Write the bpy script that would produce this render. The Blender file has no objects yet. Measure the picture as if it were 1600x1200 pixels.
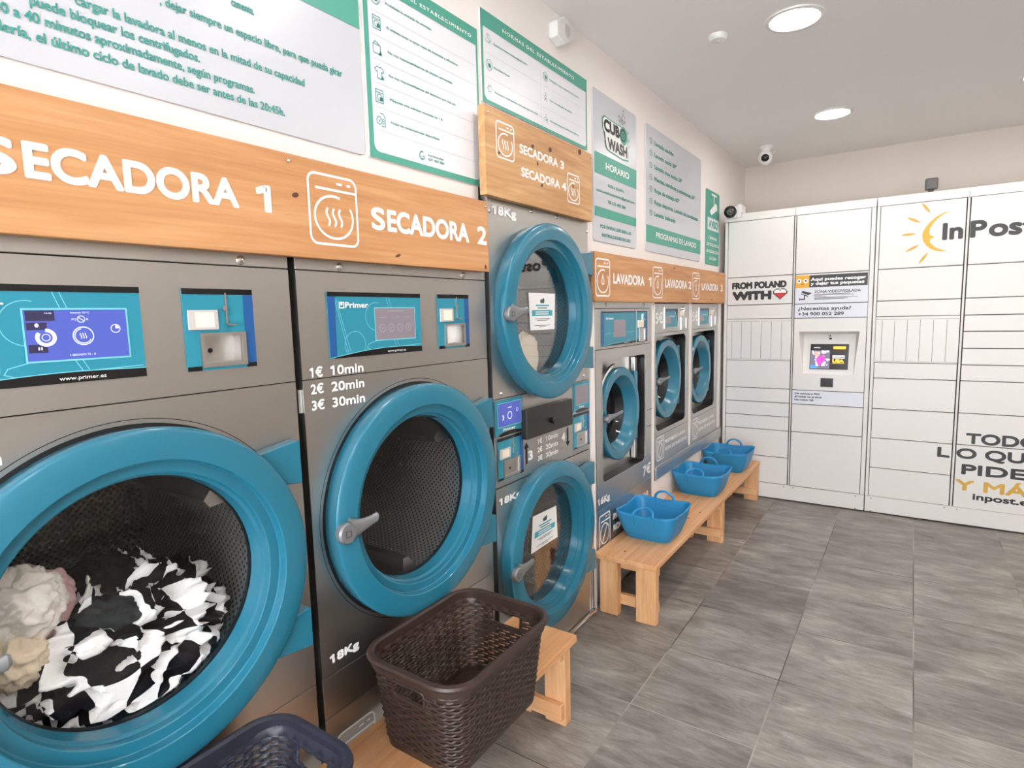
import bpy, bmesh, math, random
from mathutils import Vector, Matrix, noise
random.seed(7)
PI = math.pi
SC = bpy.context.scene
COL = SC.collection

# ------------------------------------------------------------------ camera
def make_camera():
    yaw, pitch, roll, f = math.radians(34.3016), math.radians(6.5712), math.radians(-1.4936), 917.66
    fw = Vector((-math.sin(yaw)*math.cos(pitch), math.cos(yaw)*math.cos(pitch), -math.sin(pitch)))
    ri = Vector((math.cos(yaw), math.sin(yaw), 0))
    up = ri.cross(fw)
    r = math.cos(roll)*ri + math.sin(roll)*up
    u = -math.sin(roll)*ri + math.cos(roll)*up
    cd = bpy.data.cameras.new('camera')
    cd.sensor_fit = 'HORIZONTAL'; cd.sensor_width = 36.0
    cd.lens = f/1600*36.0
    cd.clip_start = 0.02; cd.clip_end = 100
    o = bpy.data.objects.new('camera', cd); COL.objects.link(o)
    m = Matrix((r, u, -fw)).transposed().to_4x4()
    m.translation = Vector((1.29, 0.0, 1.5143))
    o.matrix_world = m
    SC.camera = o
make_camera()

# ------------------------------------------------------------------ world, exposure
SC.view_settings.view_transform = 'Standard'
SC.view_settings.look = 'None'
SC.view_settings.gamma = 1.0
SC.view_settings.use_curve_mapping = False
SC.view_settings.exposure = 1.03
LAMP_STRENGTH = 36.0
LAMP_COLOUR = (1.0, 0.968, 0.935)
SKY_STRENGTH = 7.0
w = bpy.data.worlds.new('world'); SC.world = w; w.use_nodes = True
bg = w.node_tree.nodes['Background']
bg.inputs[0].default_value = (0.90, 0.95, 1.0, 1); bg.inputs[1].default_value = SKY_STRENGTH
try:
    SC.cycles.use_denoising = True
    SC.cycles.max_bounces = 10; SC.cycles.diffuse_bounces = 5; SC.cycles.glossy_bounces = 5
    SC.cycles.transparent_max_bounces = 10
    SC.cycles.sample_clamp_indirect = 6.0
    SC.cycles.caustics_reflective = False; SC.cycles.caustics_refractive = False
except Exception:
    pass

# ------------------------------------------------------------------ materials
def lin(c):
    c = c/255.0
    return c/12.92 if c <= 0.04045 else ((c+0.055)/1.055)**2.4
def rgb(r, g, b): return (lin(r), lin(g), lin(b), 1.0)
def mat(name, col, rough=0.5, metal=0.0, spec=0.5, coat=0.0, emit=0.0):
    m = bpy.data.materials.new(name); m.use_nodes = True
    b = m.node_tree.nodes['Principled BSDF']
    b.inputs['Base Color'].default_value = rgb(*col)
    b.inputs['Roughness'].default_value = rough
    b.inputs['Metallic'].default_value = metal
    b.inputs['Specular IOR Level'].default_value = spec
    b.inputs['Coat Weight'].default_value = coat
    if emit:
        b.inputs['Emission Color'].default_value = rgb(*col); b.inputs['Emission Strength'].default_value = emit
    return m
def nd(m, t, **kw):
    n = m.node_tree.nodes.new(t)
    for k, v in kw.items(): setattr(n, k, v)
    return n
def lk(m, a, b): m.node_tree.links.new(a, b)
def pb(m): return m.node_tree.nodes['Principled BSDF']
def ramp(m, stops):
    n = nd(m, 'ShaderNodeValToRGB'); e = n.color_ramp.elements
    e[0].position, e[0].color = stops[0]; e[1].position, e[1].color = stops[-1]
    for p_, c_ in stops[1:-1]:
        q = e.new(p_); q.color = c_
    return n
def objvec(m, scale=(1,1,1), rot=(0,0,0)):
    tc = nd(m, 'ShaderNodeTexCoord'); mp = nd(m, 'ShaderNodeMapping')
    mp.inputs['Scale'].default_value = scale; mp.inputs['Rotation'].default_value = rot
    lk(m, tc.outputs['Object'], mp.inputs[0]); return mp.outputs[0]
def noisen(m, vec, scale, detail=4, rough=0.55, dist=0.0):
    n = nd(m, 'ShaderNodeTexNoise'); n.inputs['Scale'].default_value = scale
    n.inputs['Detail'].default_value = detail; n.inputs['Roughness'].default_value = rough
    n.inputs['Distortion'].default_value = dist
    lk(m, vec, n.inputs['Vector']); return n.outputs['Fac']
def bump(m, h, strength=0.2, dist=0.01):
    b = nd(m, 'ShaderNodeBump'); b.inputs['Strength'].default_value = strength; b.inputs['Distance'].default_value = dist
    lk(m, h, b.inputs['Height']); lk(m, b.outputs[0], pb(m).inputs['Normal'])

def steel_mat(name, col, rough=0.3, brush=(3, 3, 220)):
    m = mat(name, col, rough, 1.0)
    f = noisen(m, objvec(m, brush), 1.0, 2)
    mr = nd(m, 'ShaderNodeMapRange'); mr.inputs['To Min'].default_value = rough-0.05; mr.inputs['To Max'].default_value = rough+0.09
    lk(m, f, mr.inputs[0]); lk(m, mr.outputs[0], pb(m).inputs['Roughness'])
    bump(m, f, 0.035, 0.002)
    return m
STEEL = steel_mat('brushed_steel', (200, 197, 193), 0.34)
STEELLIGHT = steel_mat('bright_steel', (205, 204, 202), 0.36, (40, 2, 40))
CHROME = mat('polished_metal', (220, 220, 220), 0.12, 1.0)
HANDLEGREY = mat('grey_handle_plastic', (126, 128, 130), 0.35, 0.3)
BLACK = mat('black_gap', (16, 15, 15), 0.6)
BLACKGLOSS = mat('black_gloss', (20, 20, 22), 0.2)
BLACKBOX = mat('black_painted_metal', (34, 31, 30), 0.35)
TEAL = mat('teal_plastic', (36, 112, 136), 0.26, 0.0, 0.5, 0.15)
TEALPANEL = mat('teal_fascia', (42, 136, 158), 0.3)
NAVY = mat('navy_print', (30, 84, 146), 0.35)
LINEBLUE = mat('pale_blue_print', (120, 200, 215), 0.4)
WHITEVINYL = mat('white_vinyl', (244, 242, 240), 0.45)
BLACKVINYL = mat('black_vinyl', (28, 26, 28), 0.4)
GOLD = mat('yellow_print', (230, 168, 40), 0.45)
GOLDDARK = mat('gold_print', (206, 160, 62), 0.45)
SIGNGREEN = mat('sign_green', (76, 160, 140), 0.45)
SIGNTEXT = mat('sign_text_green', (62, 150, 140), 0.5)
SIGNLINE = mat('sign_rule_grey', (196, 196, 194), 0.6)
SIGNWHITE = mat('sign_white', (226, 226, 230), 0.35)
SIGNGREY = mat('sign_pale_grey', (200, 201, 206), 0.3)
PAPER = mat('white_paper', (240, 238, 236), 0.7)
PAPERTEAL = mat('paper_teal_print', (70, 165, 180), 0.6)
PAPERDARK = mat('paper_dark_print', (70, 78, 82), 0.6)
LABELGREY = mat('pale_blue_label', (218, 220, 228), 0.45)
RED = mat('red_print', (200, 40, 40), 0.5)
WHITEPLASTIC = mat('white_plastic', (226, 224, 220), 0.35)
LOCKERPAINT = mat('off_white_powder_coat', (222, 218, 214), 0.38)
LOCKERGAP = mat('dark_gasket', (58, 52, 50), 0.7)
GREYPLASTIC = mat('dark_grey_plastic', (84, 80, 80), 0.4)
SCREENDIM = mat('dim_glowing_screen', (128, 118, 126), 0.2, 0, 0.5, 0, 0.12)  # grey screens given a faint glow of their own
TUBBLUE = mat('blue_tub_plastic', (36, 134, 186), 0.42)
RATTAN = mat('dark_brown_rattan_plastic', (58, 42, 36), 0.42)
RATTANNAVY = mat('dark_navy_rattan_plastic', (46, 47, 60), 0.42)
KNOT = mat('wood_knot', (92, 54, 34), 0.6)
LAMPGLOW = mat('lamp_diffuser', (255, 255, 255), 0.5)
pb(LAMPGLOW).inputs['Emission Color'].default_value = (*LAMP_COLOUR, 1); pb(LAMPGLOW).inputs['Emission Strength'].default_value = LAMP_STRENGTH
RUBBER = mat('black_rubber', (22, 22, 24), 0.5)

def wall_mat(name, col, rough=0.85):
    m = mat(name, col, rough, 0, 0.3)
    bump(m, noisen(m, objvec(m), 60, 3), 0.06, 0.004); return m
WALL = wall_mat('white_wall_paint', (238, 231, 226))
CEIL = wall_mat('white_ceiling_paint', (236, 233, 231))
BACKWALL = wall_mat('beige_wall_paint', (214, 204, 195))

def wood_mat(name, dark, mid, light, sc=(26, 1.6, 26), rough=0.5, grain=0.12):
    m = mat(name, mid, rough, 0, 0.35)
    v = objvec(m, sc)
    a = noisen(m, v, 1.0, 6, 0.6, 0.6)
    r = ramp(m, [(0.28, rgb(*dark)), (0.5, rgb(*mid)), (0.74, rgb(*light))])
    lk(m, a, r.inputs[0])
    v2 = objvec(m, (sc[0]*7, sc[1]*2, sc[2]*7))
    b = noisen(m, v2, 1.0, 3, 0.6)
    mx = nd(m, 'ShaderNodeMixRGB', blend_type='MULTIPLY'); mx.inputs[0].default_value = 0.25
    r2 = ramp(m, [(0.3, (0.6, 0.55, 0.5, 1)), (0.6, (1, 1, 1, 1))]); lk(m, b, r2.inputs[0])
    lk(m, r.outputs[0], mx.inputs[1]); lk(m, r2.outputs[0], mx.inputs[2])
    lk(m, mx.outputs[0], pb(m).inputs['Base Color'])
    bump(m, b, grain, 0.002)
    return m
BOARD = wood_mat('honey_varnished_board', (184, 128, 82), (203, 147, 98), (216, 166, 118))
KNOTTY = wood_mat('knotty_pine_board', (176, 126, 80), (202, 154, 104), (220, 180, 132), (20, 1.8, 20))
PINE = wood_mat('pine_plank', (204, 142, 92), (222, 166, 118), (236, 188, 142), (22, 1.2, 22))
PINEUP = wood_mat('pine_upright', (204, 146, 96), (224, 172, 124), (238, 194, 150), (24, 24, 2.0))
PINEX = wood_mat('pine_rail', (204, 146, 96), (224, 172, 124), (238, 194, 150), (2.0, 24, 24))

def glass_mat(nm, ior):
    m = bpy.data.materials.new(nm); m.use_nodes = True
    nt = m.node_tree; nt.nodes.remove(nt.nodes['Principled BSDF'])
    out = nt.nodes['Material Output']
    tr = nd(m, 'ShaderNodeBsdfTransparent'); tr.inputs[0].default_value = (0.985, 0.985, 0.985, 1)
    gl = nd(m, 'ShaderNodeBsdfGlossy'); gl.inputs['Roughness'].default_value = 0.02; gl.inputs['Color'].default_value = (0.95, 0.95, 0.95, 1)
    lw = nd(m, 'ShaderNodeLayerWeight'); lw.inputs['Blend'].default_value = 0.5      # Schlick, the same from both faces of the pane
    pw = nd(m, 'ShaderNodeMath', operation='POWER'); pw.inputs[1].default_value = 5.0; lk(m, lw.outputs['Facing'], pw.inputs[0])
    f0 = ((ior-1)/(ior+1))**2
    fr = nd(m, 'ShaderNodeMath', operation='MULTIPLY_ADD'); fr.inputs[1].default_value = 1-f0; fr.inputs[2].default_value = f0; lk(m, pw.outputs[0], fr.inputs[0])
    mx = nd(m, 'ShaderNodeMixShader')
    lk(m, fr.outputs[0], mx.inputs[0]); lk(m, tr.outputs[0], mx.inputs[1]); lk(m, gl.outputs[0], mx.inputs[2])
    lk(m, mx.outputs[0], out.inputs[0]); return m
GLASS = glass_mat('door_glass', 1.33); GLASSBRIGHT = glass_mat('mirroring_door_glass', 2.15)

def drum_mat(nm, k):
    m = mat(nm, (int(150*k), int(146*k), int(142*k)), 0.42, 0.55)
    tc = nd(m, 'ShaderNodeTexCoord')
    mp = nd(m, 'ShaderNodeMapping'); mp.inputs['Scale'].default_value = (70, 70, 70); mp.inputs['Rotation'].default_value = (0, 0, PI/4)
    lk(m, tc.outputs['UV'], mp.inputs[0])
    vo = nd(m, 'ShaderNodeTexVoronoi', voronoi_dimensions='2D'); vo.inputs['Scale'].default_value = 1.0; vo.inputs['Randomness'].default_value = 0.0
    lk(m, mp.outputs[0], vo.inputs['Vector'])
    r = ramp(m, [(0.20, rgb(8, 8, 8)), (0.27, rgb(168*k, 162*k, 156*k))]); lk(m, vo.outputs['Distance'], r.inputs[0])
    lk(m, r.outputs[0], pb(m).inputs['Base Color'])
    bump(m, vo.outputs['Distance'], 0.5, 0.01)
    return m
DRUM = drum_mat('perforated_drum_steel', 0.84); DRUMSHADED = drum_mat('shaded_perforated_drum_steel', 0.42)  # second copy has the gloom of the stacked drums put into its colour

def floor_mat():
    m = mat('grey_stone_floor_tile', (120, 114, 109), 0.42, 0, 0.45)
    T = 0.457
    tc = nd(m, 'ShaderNodeTexCoord')
    mp = nd(m, 'ShaderNodeMapping'); mp.inputs['Location'].default_value = (-0.4416/T, -2.4645/T, 0); mp.inputs['Scale'].default_value = (1/T, 1/T, 1)
    lk(m, tc.outputs['Object'], mp.inputs[0])
    br = nd(m, 'ShaderNodeTexBrick'); br.offset = 0.0; br.squash = 1.0
    br.inputs['Scale'].default_value = 1.0; br.inputs['Mortar Size'].default_value = 0.0052; br.inputs['Mortar Smooth'].default_value = 0.1
    br.inputs['Brick Width'].default_value = 1.0; br.inputs['Row Height'].default_value = 1.0
    lk(m, mp.outputs[0], br.inputs['Vector'])
    fl = nd(m, 'ShaderNodeVectorMath', operation='FLOOR'); lk(m, mp.outputs[0], fl.inputs[0])
    wn = nd(m, 'ShaderNodeTexWhiteNoise', noise_dimensions='2D'); lk(m, fl.outputs[0], wn.inputs['Vector'])
    sc = nd(m, 'ShaderNodeVectorMath', operation='SCALE'); sc.inputs['Scale'].default_value = 40; lk(m, wn.outputs['Color'], sc.inputs[0])
    def streak(scale, s, det, rough, dist):
        q = nd(m, 'ShaderNodeMapping'); q.inputs['Scale'].default_value = scale; lk(m, mp.outputs[0], q.inputs[0])
        ad = nd(m, 'ShaderNodeVectorMath', operation='ADD'); lk(m, q.outputs[0], ad.inputs[0]); lk(m, sc.outputs[0], ad.inputs[1])
        return noisen(m, ad.outputs[0], s, det, rough, dist)
    a = streak((0.9, 2.6, 1), 1.6, 7, 0.66, 0.9)
    b = streak((1.5, 9, 1), 2.2, 7, 0.7, 1.4)
    c = streak((1.5, 2.0, 1), 1.0, 2, 0.5, 0.3)
    def mix(x, y, f):
        n = nd(m, 'ShaderNodeMath', operation='MULTIPLY_ADD'); n.inputs[1].default_value = f; lk(m, y, n.inputs[0]); lk(m, x, n.inputs[2]); return n.outputs[0]
    s1 = mix(a, b, 0.75); s2 = mix(s1, c, 0.55)
    wv = nd(m, 'ShaderNodeMath', operation='MULTIPLY_ADD'); wv.inputs[1].default_value = 0.12; lk(m, wn.outputs['Value'], wv.inputs[0]); lk(m, s2, wv.inputs[2])
    r = ramp(m, [(0.35, rgb(82, 76, 72)), (0.45, rgb(112, 106, 101)), (0.55, rgb(140, 134, 128)), (0.66, rgb(172, 166, 159))])
    hf = nd(m, 'ShaderNodeMath', operation='MULTIPLY'); hf.inputs[1].default_value = 0.425; lk(m, wv.outputs[0], hf.inputs[0])
    lk(m, hf.outputs[0], r.inputs[0])
    mx = nd(m, 'ShaderNodeMixRGB'); gr = ramp(m, [(0.44, rgb(66, 61, 57)), (0.60, rgb(166, 156, 146))]); lk(m, noisen(m, mp.outputs[0], 0.55, 2), gr.inputs[0]); lk(m, gr.outputs[0], mx.inputs[2])
    lk(m, br.outputs['Fac'], mx.inputs[0]); lk(m, r.outputs[0], mx.inputs[1]); lk(m, mx.outputs[0], pb(m).inputs['Base Color'])
    rr = nd(m, 'ShaderNodeMapRange'); rr.inputs['To Min'].default_value = 0.34; rr.inputs['To Max'].default_value = 0.5; lk(m, b, rr.inputs[0]); lk(m, rr.outputs[0], pb(m).inputs['Roughness'])
    inv = nd(m, 'ShaderNodeMath', operation='MULTIPLY_ADD'); inv.inputs[1].default_value = -1.0; lk(m, br.outputs['Fac'], inv.inputs[0])
    sm = nd(m, 'ShaderNodeMath', operation='MULTIPLY'); sm.inputs[1].default_value = 0.25; lk(m, b, sm.inputs[0]); lk(m, sm.outputs[0], inv.inputs[2])
    bump(m, inv.outputs[0], 0.25, 0.004)
    return m
FLOORMAT = floor_mat()

def checker_mat():
    m = mat('black_and_white_check_fleece', (120, 120, 120), 0.95, 0, 0.1)
    tc = nd(m, 'ShaderNodeTexCoord')
    ck = nd(m, 'ShaderNodeTexChecker'); ck.inputs['Scale'].default_value = 1.0
    ck.inputs['Color1'].default_value = rgb(252, 251, 250); ck.inputs['Color2'].default_value = rgb(24, 24, 28)
    lk(m, tc.outputs['UV'], ck.inputs['Vector']); lk(m, ck.outputs[0], pb(m).inputs['Base Color'])
    bump(m, noisen(m, objvec(m), 260, 2), 0.3, 0.004); return m
CHECK = checker_mat()
def cloth(name, col):
    m = mat(name, col, 0.95, 0, 0.1); bump(m, noisen(m, objvec(m), 300, 2), 0.3, 0.003); return m
CHARCOAL = cloth('charcoal_towel', (52, 56, 58))
BLACKCLOTH = cloth('black_cloth', (18, 18, 20))
CREAM = cloth('cream_cloth', (236, 220, 194))
OATMEAL = cloth('oatmeal_cloth', (246, 240, 232))
PINK = cloth('dusty_pink_cloth', (228, 186, 188))

# ------------------------------------------------------------------ scene helpers
def tag(o, label=None, cat=None, group=None, kind=None):
    if label: o['label'] = label
    if cat: o['category'] = cat
    if group: o['group'] = group
    if kind: o['kind'] = kind
    return o
def thing(name, loc, label, cat, group=None):
    o = bpy.data.objects.new(name, None); o.empty_display_size = 0.1; COL.objects.link(o)
    o.location = loc; return tag(o, label, cat, group)
def rootloc(p):
    while p.parent: p = p.parent
    return Vector(p.location)
def obj(name, bm, m, parent=None, smooth=False, bevel=0.0, loc=None, seg=2, recalc=True, sharp=28):
    """bm holds world coordinates; they are made relative to the top-level parent (or loc)."""
    base = rootloc(parent) if parent else (Vector(loc) if loc is not None else Vector((0, 0, 0)))
    if recalc: bmesh.ops.recalc_face_normals(bm, faces=bm.faces)
    bmesh.ops.translate(bm, verts=bm.verts, vec=-base)
    me = bpy.data.meshes.new(name); bm.to_mesh(me); bm.free()
    for x in (m if isinstance(m, (list, tuple)) else [m]): me.materials.append(x)
    if smooth:
        for p in me.polygons: p.use_smooth = True
    if sharp and any(p.use_smooth for p in me.polygons): me.set_sharp_from_angle(angle=math.radians(sharp))
    o = bpy.data.objects.new(name, me); COL.objects.link(o)
    if parent: o.parent = parent
    else: o.location = base
    if bevel:
        b = o.modifiers.new('bevel', 'BEVEL'); b.width = bevel; b.segments = seg; b.limit_method = 'ANGLE'; b.angle_limit = math.radians(40)
    return o
def copytree(o, parent=None):
    c = o.copy(); COL.objects.link(c)
    if parent: c.parent = parent
    for ch in [x for x in COL.objects if x.parent == o]: copytree(ch, c)
    return c

def box(bm, x0, x1, y0, y1, z0, z1, mi=0):
    v = [bm.verts.new((x, y, z)) for x in (x0, x1) for y in (y0, y1) for z in (z0, z1)]
    for q in ((0, 1, 3, 2), (4, 6, 7, 5), (0, 4, 5, 1), (2, 3, 7, 6), (0, 2, 6, 4), (1, 5, 7, 3)):
        f = bm.faces.new([v[i] for i in q]); f.material_index = mi
    return bm
def B(*a): return box(bmesh.new(), *a)

class Frame:
    def __init__(s, O, U, V):
        s.O = Vector(O); s.U = Vector(U).normalized(); s.V = Vector(V).normalized(); s.N = s.U.cross(s.V)
    def p(s, u, v, d=0.0): return s.O + s.U*u + s.V*v + s.N*d
def FX(x): return Frame((x, 0, 0), (0, 1, 0), (0, 0, 1))      # plane facing +x: u = y, v = z
LY = 4.954
FL = Frame((0, LY, 0), (1, 0, 0), (0, 0, 1))                  # locker front: u = x, v = z
F0 = FX(0.0)

def poly(bm, F, pts, d=0.0, mi=0):
    f = bm.faces.new([bm.verts.new(F.p(u, v, d)) for u, v in pts]); f.material_index = mi; return f
def slab(bm, F, pts, d0, d1, mi=0):
    n = len(pts)
    a = [bm.verts.new(F.p(u, v, d0)) for u, v in pts]; b = [bm.verts.new(F.p(u, v, d1)) for u, v in pts]
    for f in [bm.faces.new(b), bm.faces.new(a[::-1])] + [bm.faces.new((a[i], a[(i+1) % n], b[(i+1) % n], b[i])) for i in range(n)]: f.material_index = mi
def rect(u0, u1, v0, v1): return [(u0, v0), (u1, v0), (u1, v1), (u0, v1)]
def rrect(u0, u1, v0, v1, r, n=6):
    out = []
    for cx, cy, a0 in ((u1-r, v0+r, -90), (u1-r, v1-r, 0), (u0+r, v1-r, 90), (u0+r, v0+r, 180)):
        for i in range(n+1):
            a = math.radians(a0+90*i/n); out.append((cx+r*math.cos(a), cy+r*math.sin(a)))
    return out
def circ(cu, cv, r, n=32, a0=0.0, a1=2*PI): 
    full = abs(a1-a0-2*PI) < 1e-6
    k = n if full else n+1
    return [(cu+r*math.cos(a0+(a1-a0)*i/n), cv+r*math.sin(a0+(a1-a0)*i/n)) for i in range(k)]
def ell(cu, cv, ru, rv, n=20, rot=0.0):
    out = []
    for i in range(n):
        a = 2*PI*i/n; x, y = ru*math.cos(a), rv*math.sin(a)
        out.append((cu+x*math.cos(rot)-y*math.sin(rot), cv+x*math.sin(rot)+y*math.cos(rot)))
    return out
def stroke(bm, F, pts, wd, d=0.0, closed=False, mi=0):
    n = len(pts); P = [Vector(p) for p in pts]; L, R = [], []
    for i in range(n):
        a = P[i-1] if (i > 0 or closed) else None
        b = P[(i+1) % n] if (i < n-1 or closed) else None
        t = Vector((0, 0))
        if a is not None: t += (P[i]-a).normalized()
        if b is not None: t += (b-P[i]).normalized()
        t = t.normalized() if t.length > 1e-9 else Vector((1, 0))
        nr = Vector((-t.y, t.x)); k = wd/2
        if a is not None and b is not None:
            k /= max(0.5, abs(nr.dot(Vector((-(b-P[i]).normalized().y, (b-P[i]).normalized().x)))))
        L.append(bm.verts.new(F.p(*(P[i]+nr*k), d))); R.append(bm.verts.new(F.p(*(P[i]-nr*k), d)))
    for i in range(n if closed else n-1):
        j = (i+1) % n; f = bm.faces.new((R[i], R[j], L[j], L[i])); f.material_index = mi
def decal(name, F, shapes, d, m, parent):
    bm = bmesh.new()
    for s in shapes: poly(bm, F, s, d)
    return obj(name, bm, m, parent, recalc=False)
def decals(name, F, shapes, d, m, parent):
    return [decal(name, F, [s], d, m, parent) for s in shapes]
def ringhole(bm, F, u0, u1, v0, v1, hole, cu, cv, d, depth, mi=0, hmi=0):
    """front plate (thickness depth, towards -N) with a star-shaped hole"""
    def cast(poly_, a):
        dx, dy = math.cos(a), math.sin(a); best = None
        n = len(poly_)
        for i in range(n):
            (x1, y1), (x2, y2) = poly_[i], poly_[(i+1) % n]
            x1 -= cu; x2 -= cu; y1 -= cv; y2 -= cv
            ex, ey = x2-x1, y2-y1; den = dx*ey-dy*ex
            if abs(den) < 1e-12: continue
            t = (x1*ey-y1*ex)/den; s = (x1*dy-y1*dx)/den
            if t > 0 and -1e-6 <= s <= 1+1e-6 and (best is None or t < best): best = t
        return (cu+dx*best, cv+dy*best)
    R_ = rect(u0, u1, v0, v1)
    ang = [math.atan2(v-cv, u-cu) for u, v in hole] + [math.atan2(v-cv, u-cu) for u, v in R_]
    ang = sorted(set(round(a, 6) for a in ang))
    I = [cast(hole, a) for a in ang]; O = [cast(R_, a) for a in ang]
    fi = [bm.verts.new(F.p(*p, d)) for p in I]; fo = [bm.verts.new(F.p(*p, d)) for p in O]
    bi = [bm.verts.new(F.p(*p, d-depth)) for p in I]; bo = [bm.verts.new(F.p(*p, d-depth)) for p in O]
    n = len(ang)
    for i in range(n):
        j = (i+1) % n
        for q, k in (((fi[i], fo[i], fo[j], fi[j]), mi), ((bi[i], fi[i], fi[j], bi[j]), hmi), ((fo[i], bo[i], bo[j], fo[j]), mi), ((bo[i], bi[i], bi[j], bo[j]), mi)):
            f = bm.faces.new(q); f.material_index = k
def lathe(bm, F, cu, cv, prof, n=96, mi=0, uv=False):
    """prof: list of (d, r) along the frame normal"""
    rings = []
    for d, r in prof:
        rings.append([bm.verts.new(F.p(cu+r*math.cos(2*PI*i/n), cv+r*math.sin(2*PI*i/n), d)) for i in range(n)] if r > 1e-6 else [bm.verts.new(F.p(cu, cv, d))])
    ul = bm.loops.layers.uv.verify() if uv else None
    for k in range(len(prof)-1):
        a, b = rings[k], rings[k+1]
        for i in range(n):
            j = (i+1) % n
            if len(a) == 1 and len(b) == 1: continue
            q = (a[0], b[j], b[i]) if len(a) == 1 else ((a[i], a[j], b[0]) if len(b) == 1 else (a[i], a[j], b[j], b[i]))
            f = bm.faces.new(q); f.material_index = mi; f.smooth = True
            if uv:
                for lp in f.loops:
                    if abs(prof[k][1]-prof[k+1][1]) > 0.05:
                        c = lp.vert.co; q_ = c-F.O; lp[ul].uv = (q_.dot(F.U), q_.dot(F.V))
                    else:
                        idx = i if lp.vert in (a[i % len(a)], b[i % len(b)]) else i+1
                        dd = prof[k][0] if lp.vert in a else prof[k+1][0]
                        lp[ul].uv = (2*PI*idx/n*prof[k][1], dd)
def tube(bm, pts, rad, n=10, mi=0, cap=True):
    """round tube through world points; rad is a number or one per point"""
    P = [Vector(p) for p in pts]; k = len(P)
    rs = rad if isinstance(rad, (list, tuple)) else [rad]*k
    rings = []; ref = None
    for i in range(k):
        t = ((P[i+1]-P[i]) if i == 0 else (P[i]-P[i-1]) if i == k-1 else (P[i+1]-P[i-1])).normalized()
        if ref is None: ref = Vector((0, 0, 1)) if abs(t.z) < 0.9 else Vector((1, 0, 0))
        a = (ref - t*ref.dot(t)).normalized(); b = t.cross(a); ref = a
        rings.append([bm.verts.new(P[i]+(a*math.cos(2*PI*j/n)+b*math.sin(2*PI*j/n))*rs[i]) for j in range(n)])
    for i in range(k-1):
        for j in range(n):
            f = bm.faces.new((rings[i][j], rings[i][(j+1) % n], rings[i+1][(j+1) % n], rings[i+1][j])); f.material_index = mi; f.smooth = True
    if cap: bm.faces.new(rings[0][::-1]); bm.faces.new(rings[-1])
def sphere(bm, c, r, mi=0, sx=1, sy=1, sz=1, u=24, v=14):
    g = bmesh.ops.create_uvsphere(bm, u_segments=u, v_segments=v, radius=r)
    for q in g['verts']: q.co = Vector((q.co.x*sx, q.co.y*sy, q.co.z*sz))+Vector(c)
    for f in {f for q in g['verts'] for f in q.link_faces}: f.material_index = mi; f.smooth = True

# text: queued, turned into flat meshes together at the end
TEXTS = []
def text(parent, s, F, u0, u1, v0, v1, d, m, bold=0.03, name='lettering', shear=0.0, space=1.0):
    """ink from u0 to u1; v0 baseline, v1 top of capitals"""
    TEXTS.append((parent, s, F, u0, u1, v0, v1, d, m, bold, name, shear, space))
def flush_texts():
    def crv(s, big, space):
        c = bpy.data.curves.new('type', 'FONT'); c.body = s; c.dimensions = '2D'; c.fill_mode = 'FRONT'; c.resolution_u = 6 if big else 3; c.space_character = space
        o = bpy.data.objects.new('type', c); COL.objects.link(o); return o
    hh = crv('H', True, 1.0)
    obs = [crv(t[1], t[6]-t[5] > 0.02, t[12]) for t in TEXTS]
    bpy.context.view_layer.update(); dg = bpy.context.evaluated_depsgraph_get()
    me = bpy.data.meshes.new_from_object(hh.evaluated_get(dg)); cap = max(v.co.y for v in me.vertices); bpy.data.meshes.remove(me)
    for t, o in zip(TEXTS, obs):
        parent, s, F, u0, u1, v0, v1, d, m, b, name, shear, _ = t
        me = bpy.data.meshes.new_from_object(o.evaluated_get(dg))
        P = [(v.co.x, v.co.y) for v in me.vertices]; Q = [tuple(p.vertices) for p in me.polygons]
        bpy.data.meshes.remove(me)
        if '1' in s and 'l' not in s and 'I' not in s:         # give the plain 1 of this face its flag
            par = list(range(len(P)))
            def find(i):
                while par[i] != i: par[i] = par[par[i]]; i = par[i]
                return i
            for q in Q:
                for k in q[1:]: par[find(k)] = find(q[0])
            isl = {}
            for i in range(len(P)): isl.setdefault(find(i), []).append(i)
            for ids in isl.values():
                xs = [P[i][0] for i in ids]; ys = [P[i][1] for i in ids]
                if len(ids) <= 6 and min(ys) > -0.02 and max(ys) > 0.95*cap and max(xs)-min(xs) < 0.25*cap:
                    x = min(xs); n = len(P); P += [(x+0.02, cap), (x-0.22*cap, 0.86*cap), (x-0.22*cap, 0.70*cap), (x+0.02, 0.80*cap)]; Q.append((n+3, n, n+1, n+2)[::-1])
        r = 1.55*b*(v1-v0) if b >= 0.018 else 0.0
        lo, hi = min(p[0] for p in P), max(p[0] for p in P)
        U0, U1, V0, V1 = u0+r, u1-r, v0+r, v1-r
        uv = []
        for x, y in P:
            vv = V0+y/cap*(V1-V0); uv.append((U0+(x-lo)/(hi-lo)*(U1-U0)+shear*(vv-v0), vv))
        offs = [(0.0, 0.0)]
        if r:
            n = 8 if v1-v0 > 0.012 else 4
            offs += [(r*math.cos(2*PI*(k+0.5)/n), r*math.sin(2*PI*(k+0.5)/n)) for k in range(n)]
        base = rootloc(parent); VV, FF = [], []
        for k, (du, dv) in enumerate(offs):
            n = len(VV); VV += [tuple(F.p(u+du, v+dv, d+0.00005*k)-base) for u, v in uv]; FF += [tuple(i+n for i in q) for q in Q]
        me = bpy.data.meshes.new(name); me.from_pydata(VV, [], FF); me.materials.append(m)
        q = bpy.data.objects.new(name, me); COL.objects.link(q); q.parent = parent
    for o in [hh]+obs:
        c = o.data; bpy.data.objects.remove(o); bpy.data.curves.remove(c)

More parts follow.
